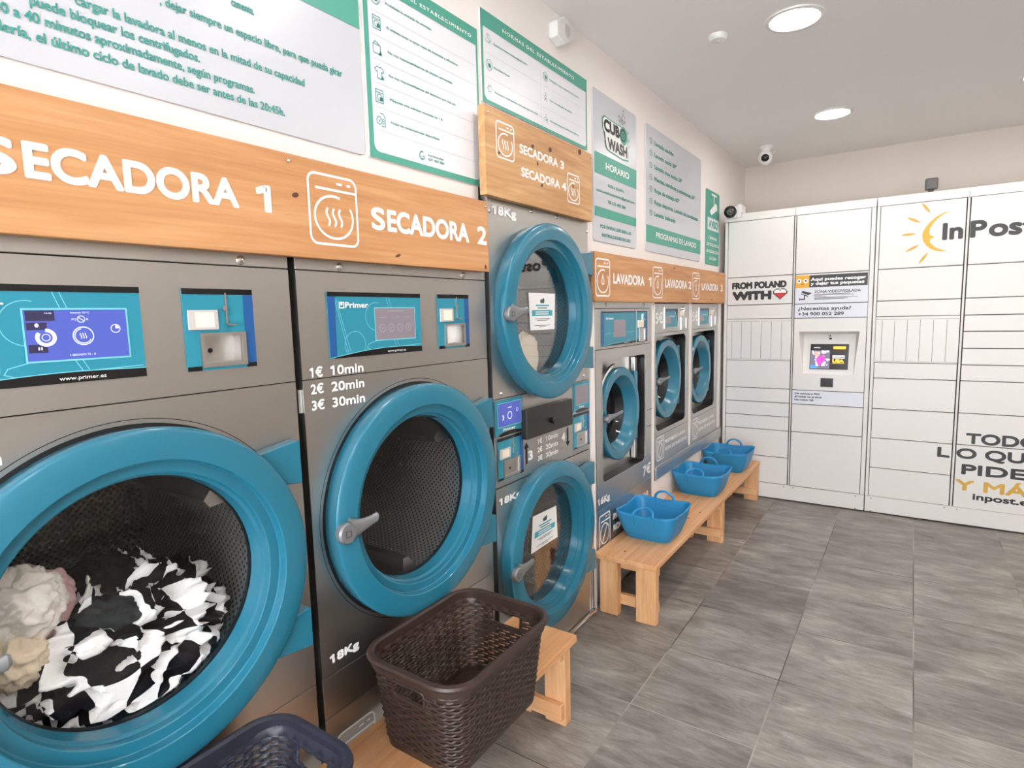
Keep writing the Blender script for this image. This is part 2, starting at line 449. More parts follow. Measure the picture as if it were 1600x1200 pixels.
def washer_icon(bm, F, u0, u1, v0, v1, wd, d, kind):
    W, H = u1-u0, v1-v0; r = min(W, H)*0.14
    stroke(bm, F, rrect(u0, u1, v0, v1, r), wd, d, True)
    yl = v0+H*0.80
    stroke(bm, F, [(u0+W*0.14, yl), (u1-W*0.02, yl)], wd, d)
    stroke(bm, F, [(u0+W*0.58, v0+H*0.90), (u0+W*0.70, v0+H*0.90)], wd, d); stroke(bm, F, [(u0+W*0.80, v0+H*0.90), (u0+W*0.88, v0+H*0.90)], wd, d)
    cu, cv, R = u0+W*0.5, v0+H*0.40, min(W*0.40, H*0.31)
    def cc(k, a0, a1, n=28): return [(cu+W*0.40*k*math.cos(a0+(a1-a0)*i/n), cv+H*0.31*k*math.sin(a0+(a1-a0)*i/n)) for i in range(n+1)]
    if kind == 'no':
        stroke(bm, F, cc(1, 0, 2*PI)[:-1], wd, d, True)
        stroke(bm, F, [(cu-W*0.20, cv-H*0.22), (cu+W*0.22, cv+H*0.23)], wd, d)
    else:
        stroke(bm, F, cc(1, math.radians(70), math.radians(390)), wd, d)
        if kind == 'dry':
            for k in (-1, 0, 1):
                stroke(bm, F, [(cu+W*0.13*k+W*0.03*math.sin(t*2*PI/12), cv-H*0.13+H*0.26*t/12) for t in range(13)], wd, d)
        else:
            stroke(bm, F, [(cu+W*0.13*math.sin(a)*(0.5-0.5*math.cos(a/1.0)), cv+H*0.05+H*0.13*math.cos(a)) for a in [2*PI*i/20 for i in range(20)]], wd*0.9, d, True)
# ------------------------------------------------------------------ the room
DIMWALL = wall_mat('dimmed_wall_paint', (176, 166, 156))  # unseen wall toned down to weaken its reflection in glass and steel
ZC = 2.80; XW = -0.03; YB = 5.79; XR = 3.55; YF = -2.6
def struct(name, bm, m, **k):
    o = obj(name, bm, m, None, **k); o['kind'] = 'structure'; return o
struct('floor', B(-1.1, XR+0.1, YF-0.1, YB+0.1, -0.1, 0.0), FLOORMAT)
struct('ceiling', B(-1.1, XR+0.1, YF-0.1, YB+0.1, ZC, ZC+0.1), CEIL)
bm = bmesh.new()
T = -0.14
for y0, y1, z0, z1 in ((YF, 0.112, 0, ZC), (0.112, 1.750, 1.725, ZC), (1.750, 2.562, 2.12, ZC), (2.562, 2.624, 0, ZC),
                       (2.624, 4.93, 1.60, ZC), (4.93, YB, 0, ZC)):
    box(bm, T, XW, y0, y1, z0, z1)
box(bm, T, -0.004, 3.445, 4.93, 0, 0.468)          # low wall that carries the two small washers
struct('wall_left', bm, WALL)
struct('wall_light_stop', B(-1.1, -1.0, YF, YB, 0, ZC), BLACK)  # unseen black closure added behind the machines to keep light from leaking in
struct('wall_back', B(-1.0, XR, YB, YB+0.1, 0, ZC), BACKWALL)
struct('wall_right', B(XR, XR+0.1, YF, YB, 0, ZC), DIMWALL)
bm = bmesh.new()                                    # street side, with a wide shop window
for x0, x1, z0, z1 in ((-1.0, 0.35, 0, ZC), (3.2, XR, 0, ZC), (0.35, 3.2, 2.62, ZC), (0.35, 3.2, 0, 0.12)):
    box(bm, x0, x1, YF-0.1, YF, z0, z1)
struct('wall_front', bm, WALL)
bm = bmesh.new()
for x0, x1, z0, z1 in ((0.352, 0.41, 0.122, 2.618), (3.14, 3.198, 0.122, 2.618), (0.41, 3.14, 0.122, 0.18), (0.41, 3.14, 2.56, 2.618), (1.75, 1.80, 0.18, 2.56)):
    box(bm, x0, x1, YF-0.08, YF-0.02, z0, z1)
wi = struct('window_1', bm, GREYPLASTIC)
bm = bmesh.new(); box(bm, 0.41, 1.75, YF-0.053, YF-0.047, 0.18, 2.56); box(bm, 1.80, 3.14, YF-0.053, YF-0.047, 0.18, 2.56)
obj('glass_pane', bm, GLASS, wi)
# white filler strips between the machines
for i, (y0, y1, z0, z1) in enumerate(((2.575, 2.620, 0, 1.60), (3.390, 3.434, 0.0, 1.575), (4.104, 4.155, 0.562, 1.575), (4.872, 4.925, 0.562, 1.575))):
    struct('trim_%d' % (i+1), B(-0.028, 0.0, y0, y1, z0, z1), WALL)

# ------------------------------------------------------------------ doors of the machines (shared shapes)
def ring_profile(R, Rg, dg):
    s = R-0.362
    return [(-0.004, 0.330+s), (-0.004, 0.354+s), (0.002, 0.3575+s), (0.046, 0.3625+s), (0.0505, 0.3615+s), (0.0540, 0.3585+s), (0.0560, 0.3540+s), (0.0605, 0.330+s), (0.0605, 0.2975+s),
            (0.0590, 0.2955+s), (0.0400, 0.2935+s), (0.0385, 0.2915+s), (0.0375, 0.2695+s), (0.0360, 0.2675+s), (0.0190, 0.2660+s), (0.0175, 0.2640+s), (0.0150, max(0.259+s, Rg+0.003)), (dg, Rg), (dg-0.012, Rg+0.006), (dg-0.012, 0.300+s), (-0.004, 0.330+s)]
def handle_bm(cy, cz, L=0.105, x0=0.05, k=1.0):
    bm = bmesh.new(); F = FX(0)
    lathe(bm, F, cy, cz, [(x0, 0.0), (x0, 0.022*k), (x0+0.012, 0.029*k), (x0+0.024, 0.029*k), (x0+0.030, 0.025*k), (x0+0.031, 0.0)], 32)
    rings = []; n = 18
    for i in range(n+1):
        t = i/n; y = cy+0.012*k+(L-0.006)*t; x = x0+0.018-0.004*t+0.008*t**3; z = cz+0.003+0.012*t**2.5
        wz = (0.024*(1-t)**2+0.0115+0.003*t*t)*k; wx = (0.0105-0.003*t)*k
        if i == n: wz *= 0.6; wx *= 0.6
        rings.append([bm.verts.new((x+wx*math.cos(2*PI*j/16), y, z+wz*math.sin(2*PI*j/16))) for j in range(16)])
    for i in range(n):
        for j in range(16):
            f = bm.faces.new((rings[i][j], rings[i][(j+1) % 16], rings[i+1][(j+1) % 16], rings[i+1][j])); f.smooth = True
    bm.faces.new(rings[0]); bm.faces.new(rings[-1][::-1])
    return bm
def make_door(root, cy, cz, R, Rg, tabs, ytab, handle=True, hz=-0.012, glass=None):
    bm = bmesh.new(); lathe(bm, F0, cy, cz, ring_profile(R, Rg, -0.02), 128)
    d = obj('door_ring', bm, TEAL, root, True)
    bm = bmesh.new(); slab(bm, F0, circ(cy, cz, Rg+0.004, 96), -0.024, -0.020)
    obj('door_glass', bm, glass or GLASS, d)
    bm = bmesh.new(); lathe(bm, F0, cy, cz, [(-0.0245, Rg-0.003), (-0.0245, Rg+0.003), (-0.032, Rg+0.003), (-0.032, Rg-0.003), (-0.0245, Rg-0.003)], 96)
    obj('glass_gasket', bm, RUBBER, d, True)
    for z0, z1 in tabs:
        bm = bmesh.new(); yi = cy+R*0.62
        slab(bm, F0, [(yi, cz+z0+0.02), (cy+ytab-0.004, cz+z0), (cy+ytab, cz+z0+0.004), (cy+ytab, cz+z1-0.004), (cy+ytab-0.004, cz+z1), (yi, cz+z1-0.02)], 0.003, 0.040)
        obj('hinge', bm, TEAL, d, bevel=0.004)
    if handle:
        h = obj('handle', handle_bm(cy-0.344, cz+hz), HANDLEGREY, d)
        decal('handle_symbol', F0, [rect(cy-0.356, cy-0.352, cz+hz-0.010, cz+hz+0.010), rect(cy-0.352, cy-0.338, cz+hz-0.010, cz+hz-0.007),
                                    rect(cy-0.352, cy-0.338, cz+hz+0.006, cz+hz+0.009), rect(cy-0.340, cy-0.336, cz+hz-0.007, cz+hz+0.006)], 0.0818, GREYPLASTIC, d)
    # flat dark rings painting the shade of the groove and gap round the door
    bm = bmesh.new(); r = R+0.0125
    lathe(bm, F0, cy, cz, [(0.0005, r), (0.0005, r+0.0016)], 128)
    lathe(bm, F0, cy, cz, [(0.0004, R-0.008), (0.0004, R+0.004)], 128)
    return d, bm
def make_drum(root, cy, cz, r, depth=0.6, lip=None, m=None):
    lip = lip or r+0.02
    bm = bmesh.new(); F = Frame((0, cy, cz), (0, 1, 0), (0, 0, 1))
    lathe(bm, F, 0, 0, [(-0.03, lip), (-0.055, lip), (-0.06, r), (-0.06-depth, r), (-0.10-depth, r-0.04), (-0.10-depth, 0)], 96, uv=True)
    for f in bm.faces: f.normal_flip()
    d = obj('drum', bm, m or DRUM, root, recalc=False)
    bm = bmesh.new()
    for k in range(3):
        a = math.radians(35+120*k); ca, sa = math.cos(a), math.sin(a)
        def P(rad, tan, x): return (x, cy+rad*ca-tan*sa, cz+rad*sa+tan*ca)
        w0, w1, h = 0.040, 0.012, 0.065
        a4 = [bm.verts.new(P(r-0.003, -w0, -0.07)), bm.verts.new(P(r-h, -w1, -0.085)), bm.verts.new(P(r-h, w1, -0.085)), bm.verts.new(P(r-0.003, w0, -0.07))]
        b4 = [bm.verts.new(P(r-0.003, -w0, -0.05-depth)), bm.verts.new(P(r-h, -w1, -0.065-depth)), bm.verts.new(P(r-h, w1, -0.065-depth)), bm.verts.new(P(r-0.003, w0, -0.05-depth))]
        bm.faces.new(a4); bm.faces.new(b4[::-1])
        for i in range(3): bm.faces.new((a4[i], a4[i+1], b4[i+1], b4[i]))
    obj('drum_lifter', bm, m or STEEL, d)
    return d
def bolt(root, y, z, r=0.008, x=0.0, F=None, name='bolt'):
    bm = bmesh.new(); lathe(bm, F or FX(x), y, z, [(0, r), (0.002, r), (0.004, r*0.8), (0.006, r*0.35), (0.006, 0)], 16)
    return obj(name, bm, CHROME, root)

def cup_rect(y0, y1, z0, z1):
    W, H = y1-y0, z1-z0; return y0+W*0.19, y0+W*0.845, z0+H*0.035, z0+H*0.46
def coin_unit(root, y0, y1, z0, z1, navy=True, deep=False):
    """coin fascia: teal plate, coin slot, reader, reject cup"""
    W, H = y1-y0, z1-z0
    c0, c1, d0, d1 = cup_rect(y0, y1, z0, z1); hole = rect(c0+W*0.04, c1-W*0.06, d0+H*0.05, d1-H*0.04)
    bm = bmesh.new()
    if deep: ringhole(bm, F0, y0, y1, z0, z1, hole, (c0+c1)/2, (d0+d1)/2, 0.003, 0.0025)
    else: slab(bm, F0, rect(y0, y1, z0, z1), 0.0005, 0.003)
    p = obj('coin_fascia', bm, TEALPANEL, root)
    if navy: decal('navy_strip', F0, [rect(y0+W*0.85, y1, z0+H*0.03, z1-H*0.06)], 0.0036, NAVY, p)
    decals('black_strip', F0, [rect(y0, y1, z1-H*0.07, z1), rect(y0, c0, z0, z0+H*0.055), rect(c1, y1, z0, z0+H*0.055)], 0.0038, BLACKGLOSS, p)
    bm = bmesh.new()                                    # steel frame round the reject cup, with a hollow
    ringhole(bm, F0, c0, c1, d0, d1, hole, (c0+c1)/2, (d0+d1)/2, 0.008, 0.006)
    fl = -0.030 if deep else 0.0042
    a_ = [bm.verts.new(F0.p(u, v, 0.003)) for u, v in hole]; b_ = [bm.verts.new(F0.p(u, v, fl)) for u, v in hole]
    for i in range(4): bm.faces.new((a_[i], b_[i], b_[(i+1) % 4], a_[(i+1) % 4]))
    bm.faces.new(b_)
    obj('reject_cup', bm, STEEL, p, recalc=False)
    if deep: decal('cup_lock', F0, [ell(c0+W*0.24, d0+H*0.20, W*0.035, H*0.03)], fl+0.001, BLACKGLOSS, p)
    else: decal('cup_lock', F0, [ell(c0+W*0.24, d0+H*0.20, W*0.035, H*0.03)], 0.005, BLACKGLOSS, p)
    bm = bmesh.new(); slab(bm, F0, rect(y0+W*0.05, y0+W*0.46, z0+H*0.50, z0+H*0.74), 0.003, 0.0075); q = obj('reader', bm, GREYPL2, p, bevel=0.001)
    decal('reader_label', F0, [rect(y0+W*0.14, y0+W*0.40, z0+H*0.53, z0+H*0.71)], 0.0081, PAPERWARM, q)
    bm = bmesh.new(); slab(bm, F0, rect(y0+W*0.575, y0+W*0.60, z0+H*0.55, z0+H*0.95), 0.003, 0.006)
    slab(bm, F0, rect(y0+W*0.56, y0+W*0.68, z0+H*0.545, z0+H*0.565), 0.003, 0.016)
    lathe(bm, F0, y0+W*0.55, z0+H*0.76, [(0.003, W*0.035), (0.012, W*0.035), (0.012, 0)], 14)
    obj('coin_slot', bm, CHROME, p)
    return p
GREYPL2 = mat('pale_grey_plastic', (196, 190, 186), 0.4)
PAPERWARM = mat('cream_label', (238, 226, 208), 0.6)
SCREENBLUE = mat('lit_blue_screen', (70, 82, 160), 0.15, 0, 0.5, 0, 0.28)
SCREENDARK = mat('dark_blue_screen_icon', (50, 46, 76), 0.2, 0, 0.5, 0, 0.1)
SCREENINK = mat('screen_icon_ink', (200, 205, 240), 0.3, 0, 0.5, 0, 0.5)
SCREENINKDIM = mat('screen_icon_ink_dim', (166, 156, 164), 0.3, 0, 0.5, 0, 0.12)

def arcpts(cu, cv, r, a0, a1, n=24): return [(cu+r*math.cos(math.radians(a0+(a1-a0)*i/n)), cv+r*math.sin(math.radians(a0+(a1-a0)*i/n))) for i in range(n+1)]
def dryer_display(root, y0, lit):
    """fascia 0.356 x 0.178 with navy end, swirls, logo and screen"""
    a, b, z0, z1 = y0+0.090, y0+0.447, 1.413, 1.592
    bm = bmesh.new(); slab(bm, F0, rect(a, b, z0, z1), 0.0005, 0.003); p = obj('display_fascia', bm, TEALPANEL, root)
    decal('navy_strip', F0, [[(a, z0+0.004), (a+0.022, z0+0.006), (a+0.025, z1-0.012), (a, z1-0.012)]], 0.0036, NAVY, p)
    curve = [(a, z0), (b, z0), (b, z0+0.017)]+[(b-(b-a)*t/12, z0+0.017+0.006*math.sin(PI*t/12)-0.0155*(t/12)**2) for t in range(1, 13)]
    decals('black_strip', F0, [rect(a, b, z1-0.012, z1), curve], 0.0040, BLACKGLOSS, p)
    bm = bmesh.new()
    lw = 0.0016
    s0, s1 = y0+0.256, y0+0.418
    stroke(bm, F0, arcpts(s0+0.004, 1.524, 0.040, 75, 262), lw, 0.0034)
    stroke(bm, F0, arcpts(a+0.088, 1.447, 0.037, -45, 225), lw, 0.0034)
    stroke(bm, F0, [(a+0.023, 1.575), (a+0.062, 1.428)], lw, 0.0034); stroke(bm, F0, [(a+0.028, 1.575), (a+0.070, 1.430)], lw, 0.0034)
    stroke(bm, F0, [(s0+0.045, 1.58), (s0+0.055, 1.55)], lw, 0.0034); stroke(bm, F0, [(s0+0.056, 1.58), (s0+0.066, 1.55)], lw, 0.0034)
    stroke(bm, F0, [(s0+0.070, 1.455), (s0+0.082, 1.432)], lw, 0.0034); stroke(bm, F0, [(s0+0.082, 1.455), (s0+0.093, 1.432)], lw, 0.0034)
    stroke(bm, F0, [(s0, 1.454), (s0-0.030, 1.446), (s0-0.036, 1.436), (s0-0.020, 1.430), (b-0.004, 1.436)], lw, 0.0034)
    stroke(bm, F0, rect(s0-0.002, s1+0.002, 1.455, 1.549), 0.003, 0.0039, True)
    stroke(bm, F0, [(a, z0+0.001)]+curve[3:][::-1]+[(b, z0+0.018)], lw, 0.0044)
    obj('line_art', bm, LINEBLUE, p, recalc=False)
    bm = bmesh.new(); slab(bm, F0, rect(s0, s1, 1.457, 1.547), 0.0030, 0.0042)
    sc = obj('screen', bm, SCREENBLUE if lit else SCREENDIM, p)
    ink = SCREENINK if lit else SCREENINKDIM; d = 0.0048
    bm = bmesh.new()
    if lit:
        cu, cv = s0+0.087, 1.499
        stroke(bm, F0, arcpts(cu, cv, 0.0165, 0, 360)[:-1], 0.0016, d, True); stroke(bm, F0, arcpts(cu, cv, 0.0135, 100, 330), 0.0012, d)
        for k in (-1, 0, 1): stroke(bm, F0, [(cu+0.004*k+0.001*math.sin(t), cv-0.005+0.010*t/6) for t in range(7)], 0.0012, d)
        obj('heat_icon', bm, ink, sc, recalc=False); bm = bmesh.new()
        stroke(bm, F0, arcpts(s0+0.029, 1.498, 0.0130, 140, 450), 0.006, d); stroke(bm, F0, arcpts(s0+0.029, 1.498, 0.006, 0, 360)[:-1], 0.001, d, True)
        obj('drum_icon', bm, ink, sc, recalc=False); bm = bmesh.new()
        stroke(bm, F0, arcpts(s0+0.086, 1.530, 0.006, 0, 360)[:-1], 0.001, d, True); stroke(bm, F0, [(s0+0.082, 1.533), (s0+0.090, 1.527)], 0.001, d)
        obj('rinse_icon', bm, ink, sc, recalc=False); bm = bmesh.new()
        stroke(bm, F0, arcpts(s0+0.142, 1.511, 0.0078, 0, 360)[:-1], 0.0012, d, True); poly(bm, F0, [(s0+0.142, 1.511)]+arcpts(s0+0.142, 1.511, 0.006, 0, 90, 8), d)
        obj('clock_icon', bm, ink, sc, recalc=False); bm = bmesh.new()
        poly(bm, F0, rect(s0+0.016, s0+0.018, 1.476, 1.481), d); poly(bm, F0, rect(s0+0.020, s0+0.022, 1.476, 1.481), d)
        obj('pause_icon', bm, ink, sc, recalc=False); bm = bmesh.new()
        poly(bm, F0, ell(s0+0.017, 1.520, 0.003, 0.0035), d)
        obj('dot_icon', bm, ink, sc, recalc=False)
        decals('screen_tile', F0, [rect(s0+0.002, s0+0.045, 1.528, 1.546), rect(s0+0.002, s0+0.032, 1.512, 1.525), rect(s0+0.002, s0+0.030, 1.471, 1.486)], 0.0045, SCREENDARK, sc)
        text(sc, 'Intensa 75°C', F0, s0+0.070, s0+0.100, 1.5405, 1.5435, d, ink, 0.01)
        text(sc, '1-SECADO 75 - E', F0, s0+0.062, s0+0.104, 1.4625, 1.4660, d, ink, 0.01)
        text(sc, 'P12', F0, s0+0.071, s0+0.078, 1.528, 1.5315, d, ink, 0.01); text(sc, 'E', F0, s0+0.0945, s0+0.0975, 1.528, 1.5315, d, ink, 0.01)
        text(sc, '19:30', F0, s0+0.030, s0+0.041, 1.540, 1.5425, d, ink, 0.0)
    else:
        for k in range(4):
            cu = s0+0.026+0.036*k
            stroke(bm, F0, arcpts(cu, 1.490, 0.011, 0, 360)[:-1], 0.0013, d, True); stroke(bm, F0, [(cu-0.003, 1.485), (cu+0.003, 1.495)], 0.0012, d); obj('screen_icon', bm, ink, sc, recalc=False); bm = bmesh.new()
        for k in range(3): stroke(bm, F0, [(s0+0.015+0.048*k, 1.521), (s0+0.045+0.048*k, 1.521)], 0.0012, d)
        stroke(bm, F0, [(s0+0.050, 1.5395), (s0+0.115, 1.5395)], 0.0014, d)
        obj('screen_lines', bm, ink, sc, recalc=False)
    bm = bmesh.new()
    stroke(bm, F0, rect(a+0.039, a+0.054, 1.549, 1.564), 0.003, 0.0040, True); poly(bm, F0, rect(a+0.043, a+0.049, 1.556, 1.563), 0.0042)
    obj('maker_emblem', bm, WHITEVINYL, p, recalc=False)
    text(p, 'Primer', F0, a+0.058, a+0.141, 1.549, 1.565, 0.0042, WHITEVINYL, 0.025)
    text(p, 'www.primer.es', F0, a+0.208, a+0.284, 1.4185, 1.4255, 0.0047, WHITEVINYL, 0.0)
    return p

def casing(root, y0, y1, z0, z1, depth, m=None, front=True):
    bm = bmesh.new(); x1 = -0.010
    v = {}
    for x in (-depth, x1):
        for y in (y0, y1):
            for z in (z0, z1): v[(x, y, z)] = bm.verts.new((x, y, z))
    A, D = -depth, x1
    for q in (((A, y0, z0), (A, y1, z0), (A, y1, z1), (A, y0, z1)), ((A, y0, z0), (D, y0, z0), (D, y0, z1), (A, y0, z1)), ((A, y1, z0), (D, y1, z0), (D, y1, z1), (A, y1, z1)),
              ((A, y0, z1), (D, y0, z1), (D, y1, z1), (A, y1, z1)), ((A, y0, z0), (D, y0, z0), (D, y1, z0), (A, y1, z0))):
        bm.faces.new([v[k] for k in q])
    return obj('casing', bm, m or STEEL, root)
def frontpanel(root, y0, y1, z0, z1, name='front_panel', m=None, thick=0.008, g=0.0013):
    bm = bmesh.new(); slab(bm, F0, rect(y0, y1, z0+g, z1-g), -thick, 0.0)
    return obj(name, bm, m or STEEL, root, bevel=0.0012)

def make_dryer(y0, label, lit):
    W = 0.796; y1 = y0+W; cy = y0+W/2; cz = 0.953
    r = thing('tumble_dryer', (-0.35, cy, 0), label, 'tumble dryer', 'single tumble dryers')
    casing(r, y0+0.002, y1-0.002, 0.02, 1.715, 0.74)
    for z in (1.645, 1.364, 0.540, 0.420): obj('seam_backing', B(-0.016, -0.009, y0+0.004, y1-0.004, z-0.012, z+0.012), BLACK, r)
    frontpanel(r, y0, y1, 1.645, 1.712, 'top_panel'); 
    q0, q1 = y0+0.530, y0+0.692; c0, c1, d0, d1 = cup_rect(q0, q1, 1.413, 1.592)
    bm = bmesh.new(); slab(bm, F0, rect(y0, q0, 1.3653, 1.6437), -0.008, 0.0); slab(bm, F0, rect(q1, y1, 1.3653, 1.6437), -0.008, 0.0)
    ringhole(bm, F0, q0, q1, 1.3653, 1.6437, rect(c0+0.004, c1-0.006, d0+0.006, d1-0.005), (c0+c1)/2, (d0+d1)/2, 0.0, 0.008)
    obj('control_panel', bm, STEEL, r, recalc=False)
    bm = bmesh.new(); ringhole(bm, F0, y0, y1, 0.5415, 1.3627, circ(cy, cz, 0.325, 96), cy, cz, 0.0, 0.008)
    dp = obj('door_panel', bm, STEEL, r)
    frontpanel(r, y0, y1, 0.420, 0.540, 'lower_panel'); frontpanel(r, y0, y1, 0.03, 0.420, 'kick_panel')
    d, lip = make_door(r, cy, cz, 0.362, 0.255, ((0.160, 0.270), (-0.272, -0.168)), 0.371, hz=0.000)
    obj('groove_shade', lip, BLACKBOX, dp, True)
    dr = make_drum(r, cy, cz, 0.30)
    dryer_display(r, y0, lit)
    coin_unit(r, y0+0.530, y0+0.692, 1.413, 1.592, deep=True)
    for yy in (0.139, 0.672): bolt(r, y0+yy, 1.659, 0.011)
    for k, (a, b) in enumerate((('1€', '10min'), ('2€', '20min'), ('3€', '30min'))):
        z = (1.369, 1.325, 1.282)[k]
        text(r, a, F0, y0+0.022, y0+0.063, z, z+0.026, 0.0012, WHITEVINYL, 0.026); text(r, b, F0, y0+0.088, y0+0.203, z, z+0.026, 0.0012, WHITEVINYL, 0.026)
    text(r, '18Kg', F0, y0+0.027, y0+0.130, 0.572, 0.598, 0.0012, WHITEVINYL, 0.046)
    bm = bmesh.new(); washer_icon(bm, F0, y0+0.032, y0+0.172, 0.17, 0.352, 0.006, 0.0012, 'no'); obj('pictogram', bm, WHITEVINYL, r, recalc=False)
    # little catch plate at the edge beside the door
    bm = bmesh.new(); slab(bm, F0, rect(y0-0.012, y0-0.001, 1.28, 1.34), -0.03, -0.006); obj('latch_plate', bm, STEELLIGHT, r)
    return r, dr
D1, drum1 = make_dryer(0.120, 'large steel tumble dryer with lit screen, turning black and white laundry', True)
D2, drum2 = make_dryer(0.937, 'steel tumble dryer standing empty, second from the front, behind the brown basket', False)

def make_stack():
    y0, y1 = 1.762, 2.557
    r = thing('stacked_dryer', (-0.35, (y0+y1)/2, 0), 'tall stacked pair of dryers, two round teal doors one above the other', 'stacked dryer')
    casing(r, y0+0.002, y1-0.002, 0.01, 2.10, 0.74)
    bm = bmesh.new()
    for z in (0.857,): box(bm, -0.016, -0.009, y0+0.004, y1-0.004, z-0.010, z+0.010)
    obj('seam_backing', bm, BLACK, r)
    cy, cu, cl = 2.138, 1.527, 0.526
    bm = bmesh.new(); ringhole(bm, F0, y0, y1, 1.2035, 2.098, circ(cy, cu, 0.325, 96), cy, cu, 0.0, 0.008); pu = obj('upper_panel', bm, STEEL, r)
    frontpanel(r, y0, y1, 0.858, 1.202, 'middle_panel')
    bm = bmesh.new(); ringhole(bm, F0, y0, y1, 0.012, 0.8555, circ(cy, cl, 0.325, 96), cy, cl, 0.0, 0.008); pl = obj('lower_panel', bm, STEEL, r)
    for c, p in ((cu, pu), (cl, pl)):
        d, lip = make_door(r, cy, c, 0.360, 0.262, ((0.166, 0.277), (-0.268, -0.165)), 0.392, hz=-0.004, glass=GLASSBRIGHT)
        lip.free()
        make_drum(r, cy, c, 0.30, m=DRUMSHADED)
    for y, z in ((1.775, 1.897), (2.061, 1.932), (2.267, 1.934), (2.548, 1.901), (1.816, 1.222), (2.501, 1.224)): bolt(r, y, z, 0.008)
    for (a, b), nv in (((1.765, 1.957), True), ((2.389, 2.550), True)):
        bm = bmesh.new(); slab(bm, F0, [(a, 1.060)]+[(a+(b-a)*t/8, 1.060+0.014*math.sin(PI*t/8)) for t in range(1, 8)]+[(b, 1.060), (b, 1.197), (a, 1.197)], 0.0005, 0.003)
        p = obj('display_fascia', bm, TEALPANEL, r)
        lit = a < 2
        bm = bmesh.new(); slab(bm, F0, rect(a+0.02, b-0.015, 1.094, 1.182), 0.003, 0.0042); s = obj('screen', bm, SCREENBLUE if lit else SCREENDIM, p)
        bm = bmesh.new(); stroke(bm, F0, rect(a+0.018, b-0.013, 1.092, 1.184), 0.003, 0.0046, True); obj('screen_border', bm, LINEBLUE, s, recalc=False)
        if lit:
            bm = bmesh.new(); stroke(bm, F0, arcpts(a+0.098, 1.132, 0.014, 0, 360)[:-1], 0.003, 0.005, True); obj('heat_icon', bm, SCREENINK, s, recalc=False); bm = bmesh.new(); stroke(bm, F0, arcpts(a+0.045, 1.128, 0.010, -60, 60), 0.006, 0.005); obj('drum_icon', bm, SCREENINK, s, recalc=False); bm = bmesh.new()
            stroke(bm, F0, arcpts(a+0.150, 1.148, 0.006, 0, 360)[:-1], 0.002, 0.005, True); obj('clock_icon', bm, SCREENINK, s, recalc=False); bm = bmesh.new(); stroke(bm, F0, [(a+0.085, 1.163), (a+0.112, 1.163)], 0.003, 0.005); obj('screen_line', bm, SCREENINK, s, recalc=False)
        text(p, 'Primer', F0, a+0.055, b-0.055, 1.074, 1.086, 0.0036, WHITEVINYL, 0.03)
        bm = bmesh.new(); poly(bm, F0, [(a+0.03+(b-a-0.04)*t/10, 1.062+0.008*math.sin(PI*t/10)) for t in range(11)]+[(b-0.01, 1.056), (a+0.03, 1.056)], 0.0036); obj('black_swoosh', bm, BLACKGLOSS, p, recalc=False)
    coin_unit(r, 1.778, 1.955, 0.884, 1.050); coin_unit(r, 2.386, 2.545, 0.884, 1.050)
    bm = bmesh.new(); slab(bm, F0, rect(1.945, 2.328, 1.019, 1.137), 0.0, 0.030); k = obj('coin_box', bm, BLACKBOX, r, bevel=0.002)
    bm = bmesh.new(); lathe(bm, F0, 2.135, 1.070, [(0.030, 0.012), (0.046, 0.014), (0.050, 0.011), (0.050, 0)], 20); obj('lock_knob', bm, BLACKGLOSS, k, True)
    text(r, '3', F0, 1.994, 2.029, 0.920, 0.960, 0.0012, WHITEVINYL, 0.046); text(r, '4', F0, 2.274, 2.307, 0.945, 0.984, 0.0012, WHITEVINYL, 0.046)
    for i, (a, b) in enumerate((('1€', '10min'), ('2€', '20min'), ('3€', '30min'))):
        z = (0.975, 0.938, 0.902)[i]
        text(r, a, F0, 2.068, 2.106, z, z+0.022, 0.0012, WHITEVINYL, 0.030); text(r, b, F0, 2.134, 2.241, z, z+0.022, 0.0012, WHITEVINYL, 0.030)
    text(r, '18Kg', F0, 1.789, 1.948, 1.889, 1.922, 0.0012, WHITEVINYL, 0.046); text(r, '18Kg', F0, 1.780, 1.930, 0.787, 0.816, 0.0012, WHITEVINYL, 0.046)
    for y, z0, z1, up in ((1.983, 0.909, 0.999, 1), (2.333, 0.913, 1.002, 0)):
        zt, zb = (z1, z0) if up else (z0, z1); s = 1 if up else -1
        decal('arrow', F0, [rect(y-0.006, y+0.006, min(zb, zt-s*0.02), max(zb, zt-s*0.02)), [(y-0.019, zt-s*0.024), (y, zt), (y+0.019, zt-s*0.024)]], 0.0012, BLACKVINYL, r)
    return r
D3 = make_stack()

